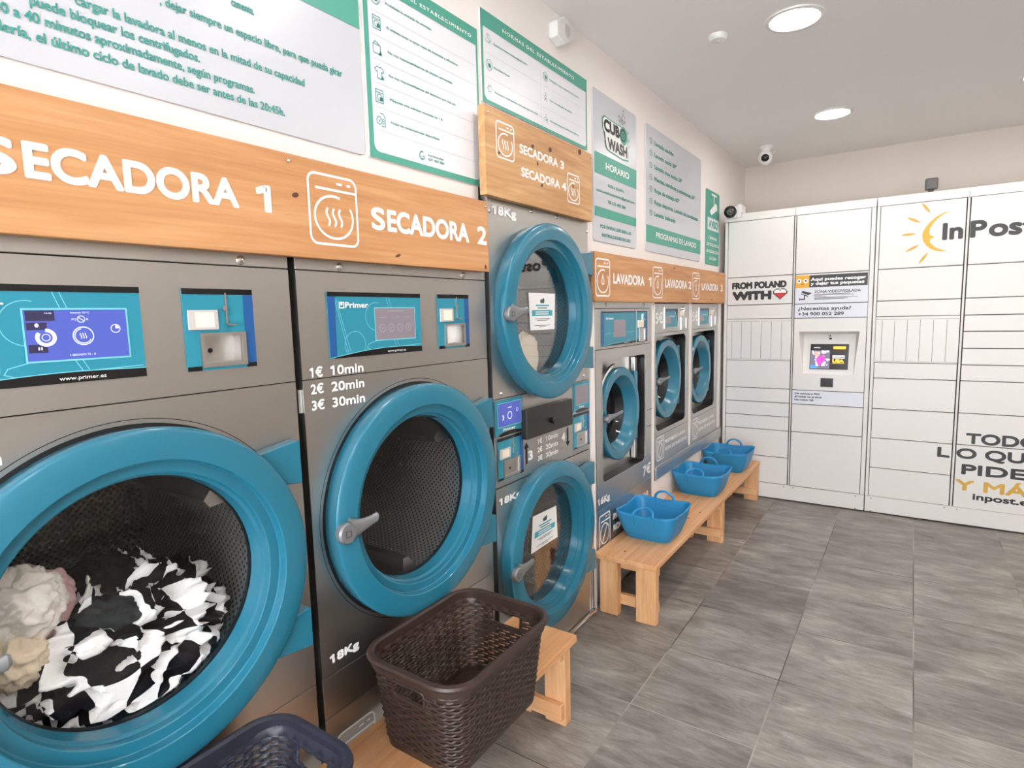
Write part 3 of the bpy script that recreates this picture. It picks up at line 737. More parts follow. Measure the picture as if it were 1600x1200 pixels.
# paper notices stuck on the stacked doors
def notice(label, pts, d, curl):
    r = thing('paper_notice', (d, pts[0][0], pts[0][1]), label, 'notice', 'paper notices on the stacked dryer doors')
    (a, b), (c, e), (g, h), (i, j) = pts
    def Q(u, v):
        p = [(a*(1-u)+c*u), (b*(1-u)+e*u)]; q = [(i*(1-u)+g*u), (j*(1-u)+h*u)]
        return (q[0]*(1-v)+p[0]*v, q[1]*(1-v)+p[1]*v)
    bm = bmesh.new(); n = 8; V = {}
    for s in range(n+1):
        for t in range(n+1):
            y, z = Q(s/n, t/n)
            for k in (0, 1): V[s, t, k] = bm.verts.new(F0.p(y, z, d+k*0.0006+curl*(s/n)**2*(1-t/n)))
    for s in range(n):
        for t in range(n):
            bm.faces.new((V[s, t, 1], V[s+1, t, 1], V[s+1, t+1, 1], V[s, t+1, 1])); bm.faces.new((V[s, t, 0], V[s, t+1, 0], V[s+1, t+1, 0], V[s+1, t, 0]))
    o = obj('sheet', bm, PAPER, r, recalc=False)
    def bar(u0, u1, v0, v1, k=0.0012):
        k2 = k+curl*max(u0, u1)**2*(1-min(v0, v1))
        bm = bmesh.new(); poly(bm, F0, [Q(u0, v0), Q(u1, v0), Q(u1, v1), Q(u0, v1)], d+k2); return bm
    decal('teal_band', F0, [[Q(0.08, 0.38), Q(0.90, 0.38), Q(0.90, 0.54), Q(0.08, 0.54)]], d+0.0012+curl*0.5, PAPERTEAL, r)
    sh = [[Q(0.42, 0.73), Q(0.56, 0.73), Q(0.58, 0.82), Q(0.54, 0.88), Q(0.48, 0.83), Q(0.41, 0.82)]]
    decal('small_logo', F0, sh, d+0.0012+curl*0.4, PAPERDARK, r)
    decal('print_lines', F0, [[Q(u0, v), Q(u1, v), Q(u1, v+h_), Q(u0, v+h_)] for u0, u1, v, h_ in ((0.30, 0.68, 0.585, 0.025), (0.20, 0.80, 0.295, 0.016), (0.28, 0.72, 0.255, 0.016), (0.16, 0.82, 0.115, 0.014), (0.34, 0.62, 0.075, 0.014))], d+0.0012+curl*0.6, PAPERDARK, r)
    decal('teal_lines', F0, [[Q(0.24, 0.645), Q(0.76, 0.645), Q(0.76, 0.685), Q(0.24, 0.685)]], d+0.0012+curl*0.4, PAPERTEAL, r)
    decal('white_lines', F0, [[Q(0.22, v), Q(0.74, v), Q(0.74, v+0.025), Q(0.22, v+0.025)] for v in (0.475, 0.42)], d+0.0018+curl*0.5, PAPER, r)
    return r
notice('white notice with teal band stuck on the upper stacked dryer door', [(2.056, 1.6085), (2.272, 1.6085), (2.262, 1.454), (2.064, 1.454)], -0.0192, 0.0)
notice('white notice with curled corner stuck on the lower stacked dryer door', [(2.050, 0.660), (2.250, 0.652), (2.248, 0.506), (2.030, 0.500)], -0.0192, 0.006)
# ------------------------------------------------------------------ washing machines
def washer_door(root, cy, cz, R, x, ytab, tabs):
    F = FX(x)
    bm = bmesh.new()
    lathe(bm, F, cy, cz, [(-0.050, R-0.012), (-0.008, R), (0.004, R-0.002), (0.010, R-0.008), (0.010, R-0.046), (0.006, R-0.052), (-0.018, R-0.066), (-0.050, R-0.088), (-0.056, R-0.088), (-0.056, R-0.02), (-0.050, R-0.012)], 96)
    d = obj('door_ring', bm, TEAL, root, True)
    bm = bmesh.new(); lathe(bm, F, cy, cz, [(-0.048, R-0.086), (-0.075, R-0.10), (-0.110, R-0.125), (-0.118, R-0.15), (-0.118, 0)], 64)
    obj('door_glass', bm, GLASS, d, True)
    for z0, z1 in tabs:
        bm = bmesh.new(); slab(bm, F, rect(cy+R*0.86, cy+ytab, cz+z0, cz+z1), -0.030, -0.004); obj('hinge', bm, TEAL, d, bevel=0.004)
    bm = handle_bm(cy-0.235, cz+0.005, 0.19, x+0.012, 0.66)
    obj('handle', bm, HANDLEGREY, d)
    bm = bmesh.new(); slab(bm, F, [(cy-0.275, cz-0.05), (cy-0.195, cz-0.05), (cy-0.195, cz+0.05), (cy-0.275, cz+0.05)], -0.01, 0.0105); obj('handle_base', bm, TEAL, d, bevel=0.004)
    # drum seen through the porthole, dark with bright hoops
    bm = bmesh.new(); lathe(bm, F, cy, cz, [(-0.057, R-0.060), (-0.125, R-0.075), (-0.16, R-0.030), (-0.17, R-0.015), (-0.45, R-0.015), (-0.47, R-0.03), (-0.47, 0)], 64, uv=True)
    for f in bm.faces: f.normal_flip()
    dr = obj('drum', bm, DRUM, root, recalc=False)
    bm = bmesh.new()
    for k in range(5):
        q = -0.19-0.05*k; r0 = R-0.02
        tube(bm, [F.p(cy+r0*math.cos(2*PI*i/48), cz+r0*math.sin(2*PI*i/48), q) for i in range(49)], 0.003, 6, cap=False)
    obj('drum_hoop', bm, CHROME, dr)
    bm = bmesh.new(); lathe(bm, F, cy, cz, [(-0.058, R-0.085), (-0.105, R-0.10), (-0.150, R-0.06)], 64); obj('door_boot', bm, RUBBER, dr, True, recalc=False)
    return d
def recess(root, y0, y1, z0, z1, rr, wy0, wy1, wz0, wz1, depth, hole_c, hole_r):
    """front plate with a rounded window, its side walls and the plate behind the door"""
    bm = bmesh.new(); ho = rrect(wy0, wy1, wz0, wz1, rr, 6)
    ringhole(bm, F0, y0, y1, z0, z1, ho, (wy0+wy1)/2, (wz0+wz1)/2, 0.0, 0.008)
    p = obj('front_panel', bm, STEEL, root)
    bm = bmesh.new(); ringhole(bm, F0, wy0-0.02, wy1+0.02, wz0-0.02, wz1+0.02, circ(hole_c[0], hole_c[1], hole_r, 64), hole_c[0], hole_c[1], -depth, 0.004)
    obj('recess_plate', bm, STEEL, p)
    bm = bmesh.new(); n = len(ho)
    a = [bm.verts.new(F0.p(u, v, -0.006)) for u, v in ho]; b = [bm.verts.new(F0.p(u, v, -depth)) for u, v in ho]
    for i in range(n): bm.faces.new((a[i], b[i], b[(i+1) % n], a[(i+1) % n]))
    obj('recess_wall', bm, BLACKBOX, p, recalc=False)
    bm = bmesh.new(); stroke(bm, F0, ho, 0.006, 0.0006, True); obj('recess_edge', bm, STEELLIGHT, p, recalc=False)
    return p

def make_big_washer():
    y0, y1 = 2.628, 3.386; cy = (y0+y1)/2
    r = thing('washing_machine', (-0.4, cy, 0), 'widest steel washing machine standing on the floor beside the stacked dryers', 'washing machine', None)
    casing(r, y0+0.002, y1-0.002, 0.01, 1.59, 0.8)
    for z in (1.541, 1.335, 0.514): obj('seam_backing', B(-0.016, -0.009, y0+0.004, y1-0.004, z-0.01, z+0.01), BLACK, r)
    frontpanel(r, y0, y1, 1.541, 1.588, 'top_panel'); frontpanel(r, y0, y1, 1.335, 1.541, 'control_panel'); frontpanel(r, y0, y1, 0.03, 0.514, 'kick_panel')
    recess(r, y0, y1, 0.5153, 1.3337, 0.03, 2.702, 3.290, 0.642, 1.279, 0.070, (2.985, 0.966), 0.235)
    washer_door(r, 2.985, 0.966, 0.258, -0.026, 0.262, ((0.10, 0.215), (-0.19, -0.07)))
    bm = bmesh.new(); tube(bm, [F0.p(2.985+0.272*math.cos(math.radians(a)), 0.966+0.272*math.sin(math.radians(a)), -0.045) for a in range(100, 160, 4)], 0.012, 10); obj('door_pipe', bm, STEELLIGHT, r)
    bm = bmesh.new(); slab(bm, F0, rect(3.225, 3.262, 0.66, 1.262), -0.066, -0.040); obj('hinge_post', bm, STEEL, r, bevel=0.003)
    # fascia
    bm = bmesh.new(); slab(bm, F0, rect(2.696, 3.309, 1.350, 1.526), 0.0005, 0.003); p = obj('display_fascia', bm, TEALPANEL, r)
    decals('navy_strip', F0, [rect(2.696, 2.722, 1.352, 1.516), rect(3.285, 3.309, 1.352, 1.516)], 0.0036, NAVY, p)
    decal('divider', F0, [rect(3.138, 3.148, 1.350, 1.526)], 0.0040, STEELLIGHT, p)
    decal('black_swoosh', F0, [[(2.70, 1.350), (3.309, 1.350), (3.309, 1.362)]+[(3.309-0.609*t/10, 1.362+0.004*math.sin(PI*t/10)-0.011*(t/10)**2) for t in range(1, 11)], rect(2.696, 3.309, 1.519, 1.526)], 0.0038, BLACKGLOSS, p)
    bm = bmesh.new(); stroke(bm, F0, [(2.735, 1.413), (3.13, 1.413)], 0.002, 0.0036); stroke(bm, F0, [(2.70, 1.352)]+[(2.70+0.43*t/8, 1.352+0.012*t/8+0.004*math.sin(PI*t/8)) for t in range(1, 9)], 0.002, 0.0045); obj('line_art', bm, LINEBLUE, p, recalc=False)
    bm = bmesh.new(); slab(bm, F0, rect(2.838, 2.990, 1.391, 1.481), 0.003, 0.0048); obj('screen', bm, SCREENDIM, p)
    text(p, 'Primer', F0, 2.745, 2.838, 1.484, 1.497, 0.0042, WHITEVINYL, 0.03); text(p, 'www.primer.es', F0, 2.97, 3.05, 1.3555, 1.361, 0.0046, WHITEVINYL, 0.0)
    bm = bmesh.new(); slab(bm, F0, rect(3.162, 3.235, 1.433, 1.474), 0.003, 0.010); obj('reader', bm, PAPERWARM, p)
    bm = bmesh.new(); ringhole(bm, F0, 3.188, 3.276, 1.354, 1.428, rect(3.198, 3.266, 1.362, 1.422), 3.232, 1.392, 0.007, 0.005); poly(bm, F0, rect(3.198, 3.266, 1.362, 1.422), 0.0035); obj('reject_cup', bm, STEEL, p, recalc=False)
    bm = bmesh.new(); slab(bm, F0, rect(3.235, 3.245, 1.44, 1.51), 0.003, 0.008); lathe(bm, F0, 3.252, 1.478, [(0.003, 0.007), (0.012, 0.007), (0.012, 0)], 12); obj('coin_slot', bm, CHROME, p)
    for y in (2.751, 3.261): bolt(r, y, 1.5595, 0.010)
    text(r, '16Kg', F0, 2.636, 2.782, 0.538, 0.574, 0.0012, WHITEVINYL, 0.046); text(r, '7€', F0, 3.246, 3.370, 0.546, 0.608, 0.0012, WHITEVINYL, 0.030)
    text(r, 'PROHIBIDO LAVAR', F0, 2.822, 3.335, 0.410, 0.445, 0.0012, WHITEVINYL, 0.060); text(r, 'ROPA DE MASCOTAS', F0, 2.822, 3.36, 0.345, 0.382, 0.0012, WHITEVINYL, 0.060)
    bm = bmesh.new(); washer_icon(bm, F0, 2.652, 2.782, 0.302, 0.476, 0.008, 0.0012, 'no'); obj('pictogram', bm, WHITEVINYL, r, recalc=False)
    decals('panel_seam', F0, [rect(3.31, 3.384, 0.935, 0.939), rect(3.31, 3.384, 0.835, 0.839)], 0.0008, LOCKERGAP, r)
    return r
W1 = make_big_washer()
def make_small_washer(y0, label):
    y1 = y0+0.663; o = y0-3.438
    r = thing('washing_machine', (-0.4, (y0+y1)/2, 0.555), label, 'washing machine', None)
    casing(r, y0+0.002, y1-0.002, 0.562, 1.57, 0.7)
    bm = bmesh.new(); box(bm, -0.016, -0.009, y0+0.004, y1-0.004, 1.380, 1.396); obj('seam_backing', bm, BLACK, r)
    frontpanel(r, y0, y1, 1.388, 1.570, 'control_panel')
    c = (3.745+o, 1.080)
    recess(r, y0, y1, 0.560, 1.387, 0.055, 3.455+o, 4.040+o, 0.772, 1.371, 0.085, c, 0.235)
    washer_door(r, c[0], c[1], 0.262, -0.030, 0.268, ((0.10, 0.21), (-0.20, -0.05)))
    decal('lower_seam', F0, [rect(y0+0.01, y1-0.01, 0.744, 0.7465)], 0.0008, LOCKERGAP, r)
    # slanted screen in its frame, coin unit
    bm = bmesh.new(); ringhole(bm, F0, 3.602+o, 3.880+o, 1.412, 1.545, rect(3.622+o, 3.866+o, 1.420, 1.536), 3.744+o, 1.478, 0.004, 0.004); p = obj('display_frame', bm, STEEL, r)
    decal('display_fascia', F0, [rect(3.622+o, 3.866+o, 1.420, 1.536)], 0.0008, BLACKBOX, p)
    decal('teal_print', F0, [[(3.622+o, 1.420), (3.850+o, 1.420), (3.800+o, 1.518), (3.622+o, 1.518)]], 0.0013, TEALPANEL, p)
    decal('pale_edge', F0, [[(3.850+o, 1.420), (3.862+o, 1.420), (3.812+o, 1.518), (3.800+o, 1.518)]], 0.0017, LINEBLUE, p)
    decal('screen', F0, [[(3.624+o, 1.440), (3.735+o, 1.440), (3.706+o, 1.490), (3.624+o, 1.490)]], 0.0018, SCREENDIM, p)
    decal('teal_shade', F0, [rect(3.622+o, 3.806+o, 1.518, 1.528)], 0.0018, NAVY, p)
    text(p, 'Primer', F0, 3.700+o, 3.795+o, 1.484, 1.494, 0.0022, WHITEVINYL, 0.03)
    bm = bmesh.new(); ringhole(bm, F0, 3.925+o, 4.045+o, 1.398, 1.480, rect(3.944+o, 4.030+o, 1.406, 1.474), 3.986+o, 1.44, 0.006, 0.006); poly(bm, F0, rect(3.944+o, 4.030+o, 1.406, 1.474), 0.0008); q = obj('reject_cup', bm, STEEL, r, recalc=False)
    bm = bmesh.new(); slab(bm, F0, rect(3.903+o, 3.952+o, 1.488, 1.522), 0, 0.010); obj('reader', bm, PAPERWARM, r)
    bm = bmesh.new(); lathe(bm, F0, 3.965+o, 1.538, [(0, 0.013), (0.012, 0.013), (0.012, 0)], 14); slab(bm, F0, rect(3.985+o, 3.993+o, 1.49, 1.53), 0, 0.006); obj('coin_slot', bm, CHROME, r)
    text(r, '5€', F0, 3.446+o, 3.577+o, 1.446, 1.513, 0.0012, WHITEVINYL, 0.030)
    text(r, 'PROHIBIDO LAVAR', F0, 3.618+o, 4.026+o, 0.672, 0.698, 0.0012, WHITEVINYL, 0.060); text(r, 'ROPA DE MASCOTAS', F0, 3.625+o, 4.060+o, 0.623, 0.648, 0.0012, WHITEVINYL, 0.060)
    bm = bmesh.new(); washer_icon(bm, F0, 3.476+o, 3.600+o, 0.587, 0.733, 0.009, 0.0012, 'no'); obj('pictogram', bm, WHITEVINYL, r, recalc=False)
    return r
W2 = make_small_washer(3.438, 'narrow steel washing machine in the middle of the three, above the second blue tub')
W3 = make_small_washer(4.161, 'narrow steel washing machine next to the parcel lockers, farthest of the three')
bm = bmesh.new(); box(bm, -0.13, 0.012, 3.436, 4.926, 0.540, 0.558); box(bm, 0.004, 0.012, 3.436, 4.926, 0.478, 0.540)
tag(obj('metal_ledge', bm, STEELLIGHT, None, bevel=0.002, loc=(0, 4.18, 0.478)), 'bright folded metal ledge under the two narrow washing machines', 'ledge')
bm = bmesh.new(); tube(bm, [(0.014, 1.76, 0.013), (0.014, 2.572, 0.013)], 0.012, 12); box(bm, 0.0005, 0.008, 2.560, 2.574, 0, 0.40)
tag(obj('metal_edge_strip', bm, CHROME, None, loc=(0.014, 2.2, 0)), 'silver metal edge strip on the floor below the stacked dryers', 'edge strip')

# ------------------------------------------------------------------ wooden name boards
def board(label, y0, y1, z0, z1, m, x1=0.030):
    r = thing('name_board', (0.0, (y0+y1)/2, z0), label, 'wooden sign', 'wooden name boards above the machines')
    return r
def board_panel(r, y0, y1, z0, z1, m, knots=(), x0=0.003, x1=0.030, screws=()):
    bm = bmesh.new(); slab(bm, FX(0), rect(y0, y1, z0, z1), x0, x1)
    o = obj('panel', bm, m, r, bevel=0.002)
    bm = bmesh.new()
    for u, v, a, b in knots: poly(bm, FX(x1), ell(u, v, a, b, 16, 0.3), 0.0005)
    if knots: obj('knot', bm, KNOT, o, recalc=False)
    for u, v in screws: bolt(o, u, v, 0.004, x1, name='screw')
    return FX(x1)
bA = board('long wooden board lettered SECADORA 1 and SECADORA 2', 0.02, 1.722, 1.674, 1.918, BOARD)
F = board_panel(bA, 0.02, 1.722, 1.674, 1.918, BOARD, ((0.93, 1.822, 0.010, 0.006), (1.27, 1.70, 0.012, 0.004), (1.70, 1.69, 0.006, 0.008)), screws=((0.915, 1.900), (1.71, 1.9), (0.15, 1.9)))
for s, a, b, z in (('S', 0.320, 0.384, 1.770), ('ECADORA', 0.393, 0.781, 1.770), ('1', 0.824, 0.862, 1.770), ('S', 1.172, 1.224, 1.766), ('ECADORA', 1.232, 1.610, 1.766), ('2', 1.656, 1.710, 1.766)):
    text(bA, s, F, a, b, z, z+0.062, 0.001, WHITEVINYL, 0.033)
for a in (0.968, 0.10):
    bm = bmesh.new(); washer_icon(bm, F, a, a+0.153, 1.712, 1.886, 0.0062, 0.001, 'dry'); obj('pictogram', bm, WHITEVINYL, bA, recalc=False)
bB = board('shorter knotty wooden board lettered SECADORA 3 and SECADORA 4', 1.715, 2.545, 1.943, 2.248, KNOTTY)
F = board_panel(bB, 1.716, 2.545, 1.943, 2.248, KNOTTY, ((2.165, 2.187, 0.013, 0.010), (2.425, 2.232, 0.016, 0.012), (2.064, 2.113, 0.006, 0.009), (2.093, 2.034, 0.010, 0.006), (2.03, 2.172, 0.012, 0.007), (2.36, 2.07, 0.006, 0.012), (1.80, 2.10, 0.008, 0.005)), 0.003, 0.032, ((1.735, 2.225), (2.525, 2.225)))
for s, a, b, z in (('SECADORA', 1.934, 2.226, 2.128), ('3', 2.245, 2.278, 2.128), ('SECADORA', 1.942, 2.240, 2.044), ('4', 2.256, 2.296, 2.042)):
    text(bB, s, F, a, b, z, z+0.034, 0.001, WHITEVINYL, 0.034)
for a, b, c, e in ((1.784, 1.897, 2.086, 2.210), (2.306, 2.416, 2.002, 2.122)):
    bm = bmesh.new(); washer_icon(bm, F, a, b, c, e, 0.0052, 0.001, 'dry'); obj('pictogram', bm, WHITEVINYL, bB, recalc=False)
bC = board('wooden board lettered LAVADORA 1, 2 and 3 above the washing machines', 2.572, 4.93, 1.574, 1.812, BOARD)
F = board_panel(bC, 2.572, 4.925, 1.574, 1.812, BOARD, ((3.7, 1.79, 0.02, 0.004), (4.55, 1.60, 0.014, 0.006)))
for s, a, b in (('LAVADORA', 2.776, 3.196), ('1', 3.262, 3.300), ('LAVADORA', 3.532, 3.952), ('2', 3.985, 4.046), ('LAVADORA', 4.286, 4.722), ('3', 4.785, 4.845)):
    text(bC, s, F, a, b, 1.665, 1.718, 0.001, WHITEVINYL, 0.036)
for a in (2.577, 3.326, 4.072):
    bm = bmesh.new(); washer_icon(bm, F, a, a+0.158, 1.602, 1.779, 0.0072, 0.001, 'wash'); obj('pictogram', bm, WHITEVINYL, bC, recalc=False)

# ------------------------------------------------------------------ wall signs
FW = FX(-0.0235)
def sign(label, pts, m, c):
    r = thing('wall_sign', (XW, c[0], c[1]), label, 'sign', 'signs on the left wall')
    bm = bmesh.new(); slab(bm, FX(XW), pts, 0.0005, 0.006); obj('panel', bm, m, r, bevel=0.001); return r
D = 0.0008
sA = sign('widest pale grey sign of green drying and washing instructions over the long board', rrect(-0.35, 1.215, 1.981, 2.395+0.20, 0.018), SIGNGREY, (0.4, 2.2))
decal('header_band', FW, [rect(-0.35, 1.215, 2.321, 2.397)], D, SIGNGREEN, sA)
for s, a, b, z in (('camente.', 0.832, 0.889, 2.233), (', dejar siempre un espacio libre, para que pueda girar', 0.672, 1.144, 2.172), ('cargar la lavadora al menos en la mitad de su capacidad', 0.517, 1.019, 2.1115), ('puede bloquear los centrifugados.', 0.446, 0.748, 2.0825), ('30 a 40 minutos aproximadamente, según programas.', 0.393, 0.876, 2.0535), ('lavandería, el último ciclo de lavado debe ser antes de las 20:45h.', 0.345, 0.955, 2.0225)):
    text(sA, s, FW, a, b, z, z+0.0185, D, SIGNTEXT, 0.022)

sB = sign('tall white house rules sign with green border and rows of icons', rect(1.231, 1.762, 1.983, 2.520), SIGNWHITE, (1.5, 2.2))
bm = bmesh.new(); inner = [(1.250, 2.464), (1.250, 2.030), (1.262, 2.012), (1.275, 2.008), (1.735, 2.001), (1.747, 2.008), (1.751, 2.02), (1.754, 2.464)]
for s in (rect(1.231, 1.762, 2.464, 2.520), rect(1.231, 1.249, 1.983, 2.464), rect(1.753, 1.762, 1.983, 2.464), rect(1.249, 1.753, 1.983, 2.003)): poly(bm, FW, s, D)
for c, a0 in (((1.271, 2.025), 180), ((1.735, 2.021), 270)): 
    k = [(1.249, 2.003)] if a0 == 180 else [(1.753, 2.003)]
    poly(bm, FW, k+[(c[0]+(0.022 if a0 == 180 else 0.018)*math.cos(math.radians(a)), c[1]+(0.022 if a0 == 180 else 0.018)*math.sin(math.radians(a))) for a in range(a0, a0+91, 15)], D)
obj('green_border', bm, SIGNGREEN, sB, recalc=False)
text(sB, 'NORMAS DEL ESTABLECIMIENTO', FW, 1.270, 1.727, 2.4795, 2.4905, D*2, WHITEVINYL, 0.03, space=1.25)
for s, b, z in (('Prohibida la entrada de animales', 1.519, 2.4275), ('Prohibido lavar o secar ropa de mascotas y alfombras', 1.648, 2.3605), ('No nos responsabilizamos de objetos personales', 1.614, 2.293), ('No nos responsabilizamos del deterioro por mal uso', 1.630, 2.2275), ('Máquinas solo admiten monedas de 1 €', 1.558, 2.160), ('Hojas de reclamaciones disponibles', 1.538, 2.0945)):
    text(sB, s, FW, 1.320, b, z, z+0.0075, D, SIGNTEXT, 0.03)
text(sB, 'Incidencias', FW, 1.480, 1.556, 2.0335, 2.0405, D, SIGNTEXT, 0.02); text(sB, '621 407 084', FW, 1.480, 1.559, 2.0205, 2.0285, D, SIGNTEXT, 0.02)
decals('rule', FW, [rect(1.258, 1.745, z, z+0.0012) for z in (2.393, 2.327, 2.262, 2.196, 2.129, 2.064)], D, SIGNLINE, sB)
def icon(parent, F, kind, u, v, s, wd, m=SIGNTEXT):
    bm = bmesh.new(); c = lambda r, a0=0, a1=360, du=0, dv=0: arcpts(u+du*s, v+dv*s, r*s, a0, a1)
    if kind == 'circle':
        stroke(bm, F, c(0.5)[:-1], wd, D, True); stroke(bm, F, [(u-0.3*s, v+0.3*s), (u+0.3*s, v-0.3*s)], wd, D); poly(bm, F, c(0.22, 0, 360, 0.05, -0.05)[:-1], D)
    elif kind == 'machine':
        stroke(bm, F, rect(u-0.42*s, u+0.42*s, v-0.5*s, v+0.5*s), wd, D, True); stroke(bm, F, [(u-0.42*s, v+0.28*s), (u+0.42*s, v+0.28*s)], wd, D); stroke(bm, F, c(0.26, 0, 360, 0, -0.1)[:-1], wd, D, True); poly(bm, F, rect(u+0.02*s, u+0.36*s, v-0.36*s, v-0.05*s), D)
    elif kind == 'wallet':
        stroke(bm, F, rect(u-0.45*s, u+0.35*s, v-0.45*s, v+0.25*s), wd, D, True); stroke(bm, F, [(u-0.45*s, v+0.25*s), (u-0.2*s, v+0.5*s), (u+0.25*s, v+0.30*s)], wd, D); poly(bm, F, [(u+0.15*s, v-0.5*s), (u+0.55*s, v-0.5*s), (u+0.35*s, v-0.1*s)], D)
    elif kind == 'shirt':
        stroke(bm, F, [(u-0.2*s, v+0.45*s), (u-0.5*s, v+0.2*s), (u-0.36*s, v), (u-0.25*s, v+0.08*s), (u-0.25*s, v-0.5*s), (u+0.25*s, v-0.5*s), (u+0.25*s, v+0.08*s), (u+0.38*s, v), (u+0.5*s, v+0.2*s), (u+0.2*s, v+0.45*s), (u, v+0.36*s)], wd, D, True); poly(bm, F, [(u+0.15*s, v-0.5*s), (u+0.55*s, v-0.5*s), (u+0.35*s, v-0.15*s)], D)
    elif kind == 'sheet':
        stroke(bm, F, [(u-0.1*s, v+0.5*s), (u+0.25*s, v+0.5*s), (u+0.45*s, v+0.25*s), (u+0.45*s, v-0.5*s), (u, v-0.5*s)], wd, D); stroke(bm, F, c(0.30, 0, 360, -0.2, -0.1)[:-1], wd, D, True); stroke(bm, F, [(u-0.3*s, v-0.1*s), (u-0.2*s, v-0.2*s), (u-0.08*s, v+0.02*s)], wd, D)
        for k in (0.05, -0.12, -0.28): stroke(bm, F, [(u+0.15*s, v+k*s), (u+0.35*s, v+k*s)], wd, D)
    elif kind == 'phone':
        stroke(bm, F, c(0.45, 60, 290), wd*2.2, D); stroke(bm, F, c(0.18, 0, 360, 0.25, -0.2)[:-1], wd, D, True)
    elif kind == 'camera':
        stroke(bm, F, [(u-0.3*s, v+0.4*s), (u+0.1*s, v+0.45*s), (u+0.45*s, v-0.05*s), (u+0.15*s, v-0.2*s), (u-0.3*s, v+0.4*s)], wd, D); stroke(bm, F, [(u-0.5*s, v-0.1*s), (u-0.35*s, v-0.3*s), (u, v-0.35*s), (u+0.3*s, v-0.3*s)], wd, D)
    elif kind == 'sun':
        stroke(bm, F, c(0.28, 20, 330), wd, D)
        for a in range(0, 360, 60): stroke(bm, F, [(u+0.38*s*math.cos(math.radians(a)), v+0.38*s*math.sin(math.radians(a))), (u+0.5*s*math.cos(math.radians(a)), v+0.5*s*math.sin(math.radians(a)))], wd, D)
    elif kind == 'drop':
        stroke(bm, F, c(0.33, -60, 240, 0, -0.12), wd, D); stroke(bm, F, [(u-0.15*s, v+0.5*s), (u+0.2*s, v+0.42*s)], wd, D); poly(bm, F, c(0.1, 0, 360, 0.02, -0.12)[:-1], D)
    return obj('icon', bm, m, parent, recalc=False)
for k, u, v in (('circle', 1.279, 2.431), ('machine', 1.281, 2.364), ('wallet', 1.279, 2.294), ('shirt', 1.283, 2.228), ('machine', 1.279, 2.161), ('sheet', 1.281, 2.096)): icon(sB, FW, k, u, v, 0.035, 0.0022)
icon(sB, FW, 'phone', 1.452, 2.030, 0.026, 0.0018)

sC = sign('landscape white house rules sign over the knotty board', rect(1.784, 2.609, 2.287, 2.604), SIGNWHITE, (2.2, 2.45))
bm = bmesh.new()
for s in (rect(1.784, 2.609, 2.548, 2.604), rect(1.784, 1.797, 2.287, 2.548), rect(2.601, 2.609, 2.287, 2.548), rect(1.797, 2.601, 2.287, 2.300)): poly(bm, FW, s, D)
for cx, s_ in ((1.797, 1), (2.601, -1)): poly(bm, FW, [(cx, 2.300), (cx+0.014*s_, 2.300), (cx, 2.314)] if s_ > 0 else [(cx, 2.300), (cx, 2.314), (cx+0.014*s_, 2.300)], D)
obj('green_border', bm, SIGNGREEN, sC, recalc=False)
text(sC, 'NORMAS DEL ESTABLECIMIENTO', FW, 1.921, 2.482, 2.567, 2.580, D*2, WHITEVINYL, 0.03, space=1.25)
for s, a, b, z in (('Establecimiento videovigilado 24 h', 1.862, 2.090, 2.503), ('Prohibido fumar', 1.862, 1.964, 2.420), ('Necesario acompañar a los menores de edad', 1.861, 2.164, 2.3345), ('Respetar turno máquinas de lavado', 2.264, 2.528, 2.4995), ('Cierre muy despacio las puertas', 2.264, 2.460, 2.4165), ('No sobrecargue el tambor al máximo', 2.264, 2.523, 2.3325)):
    text(sC, s, FW, a, b, z, z+0.0075, D, SIGNTEXT, 0.025)
decals('rule', FW, [rect(1.803, 2.180, z, z+0.001) for z in (2.462, 2.378)]+[rect(2.205, 2.595, z, z+0.001) for z in (2.465, 2.378)]+[rect(2.190, 2.1912, 2.31, 2.52)], D, SIGNLINE, sC)
for k, u, v in (('camera', 1.830, 2.512), ('circle', 1.831, 2.424), ('sun', 1.831, 2.341), ('circle', 2.232, 2.505), ('drop', 2.229, 2.421), ('drop', 2.230, 2.336)): icon(sC, FW, k, u, v, 0.036, 0.002)

sD = sign('narrow pale sign with the round-lettered logo and opening hours HORARIO', rrect(2.672, 3.212, 1.876, 2.598, 0.02), SIGNGREY, (2.94, 2.2))
decals('header_band', FW, [rect(2.686, 3.212, 2.203, 2.304), rect(2.684, 3.208, 1.998, 2.044)], D, SIGNGREEN, sD)
text(sD, 'HORARIO', FW, 2.811, 3.106, 2.237, 2.271, D*2, WHITEVINYL, 0.026)
for s, a, b, z, h in (('8.00 a 22.00 h.', 2.840, 3.044, 2.156, 0.015), ('cubo.wash.lavanderia@gmail.com', 2.704, 3.182, 2.118, 0.014), ('Tlf. 621 407 084', 2.832, 3.060, 2.073, 0.017), ('POR FAVOR LEER BIEN LAS', 2.745, 3.135, 1.944, 0.017), ('INSTRUCCIONES DE USO', 2.763, 3.126, 1.902, 0.017)):
    text(sD, s, FW, a, b, z, z+h, D, SIGNTEXT, 0.03)
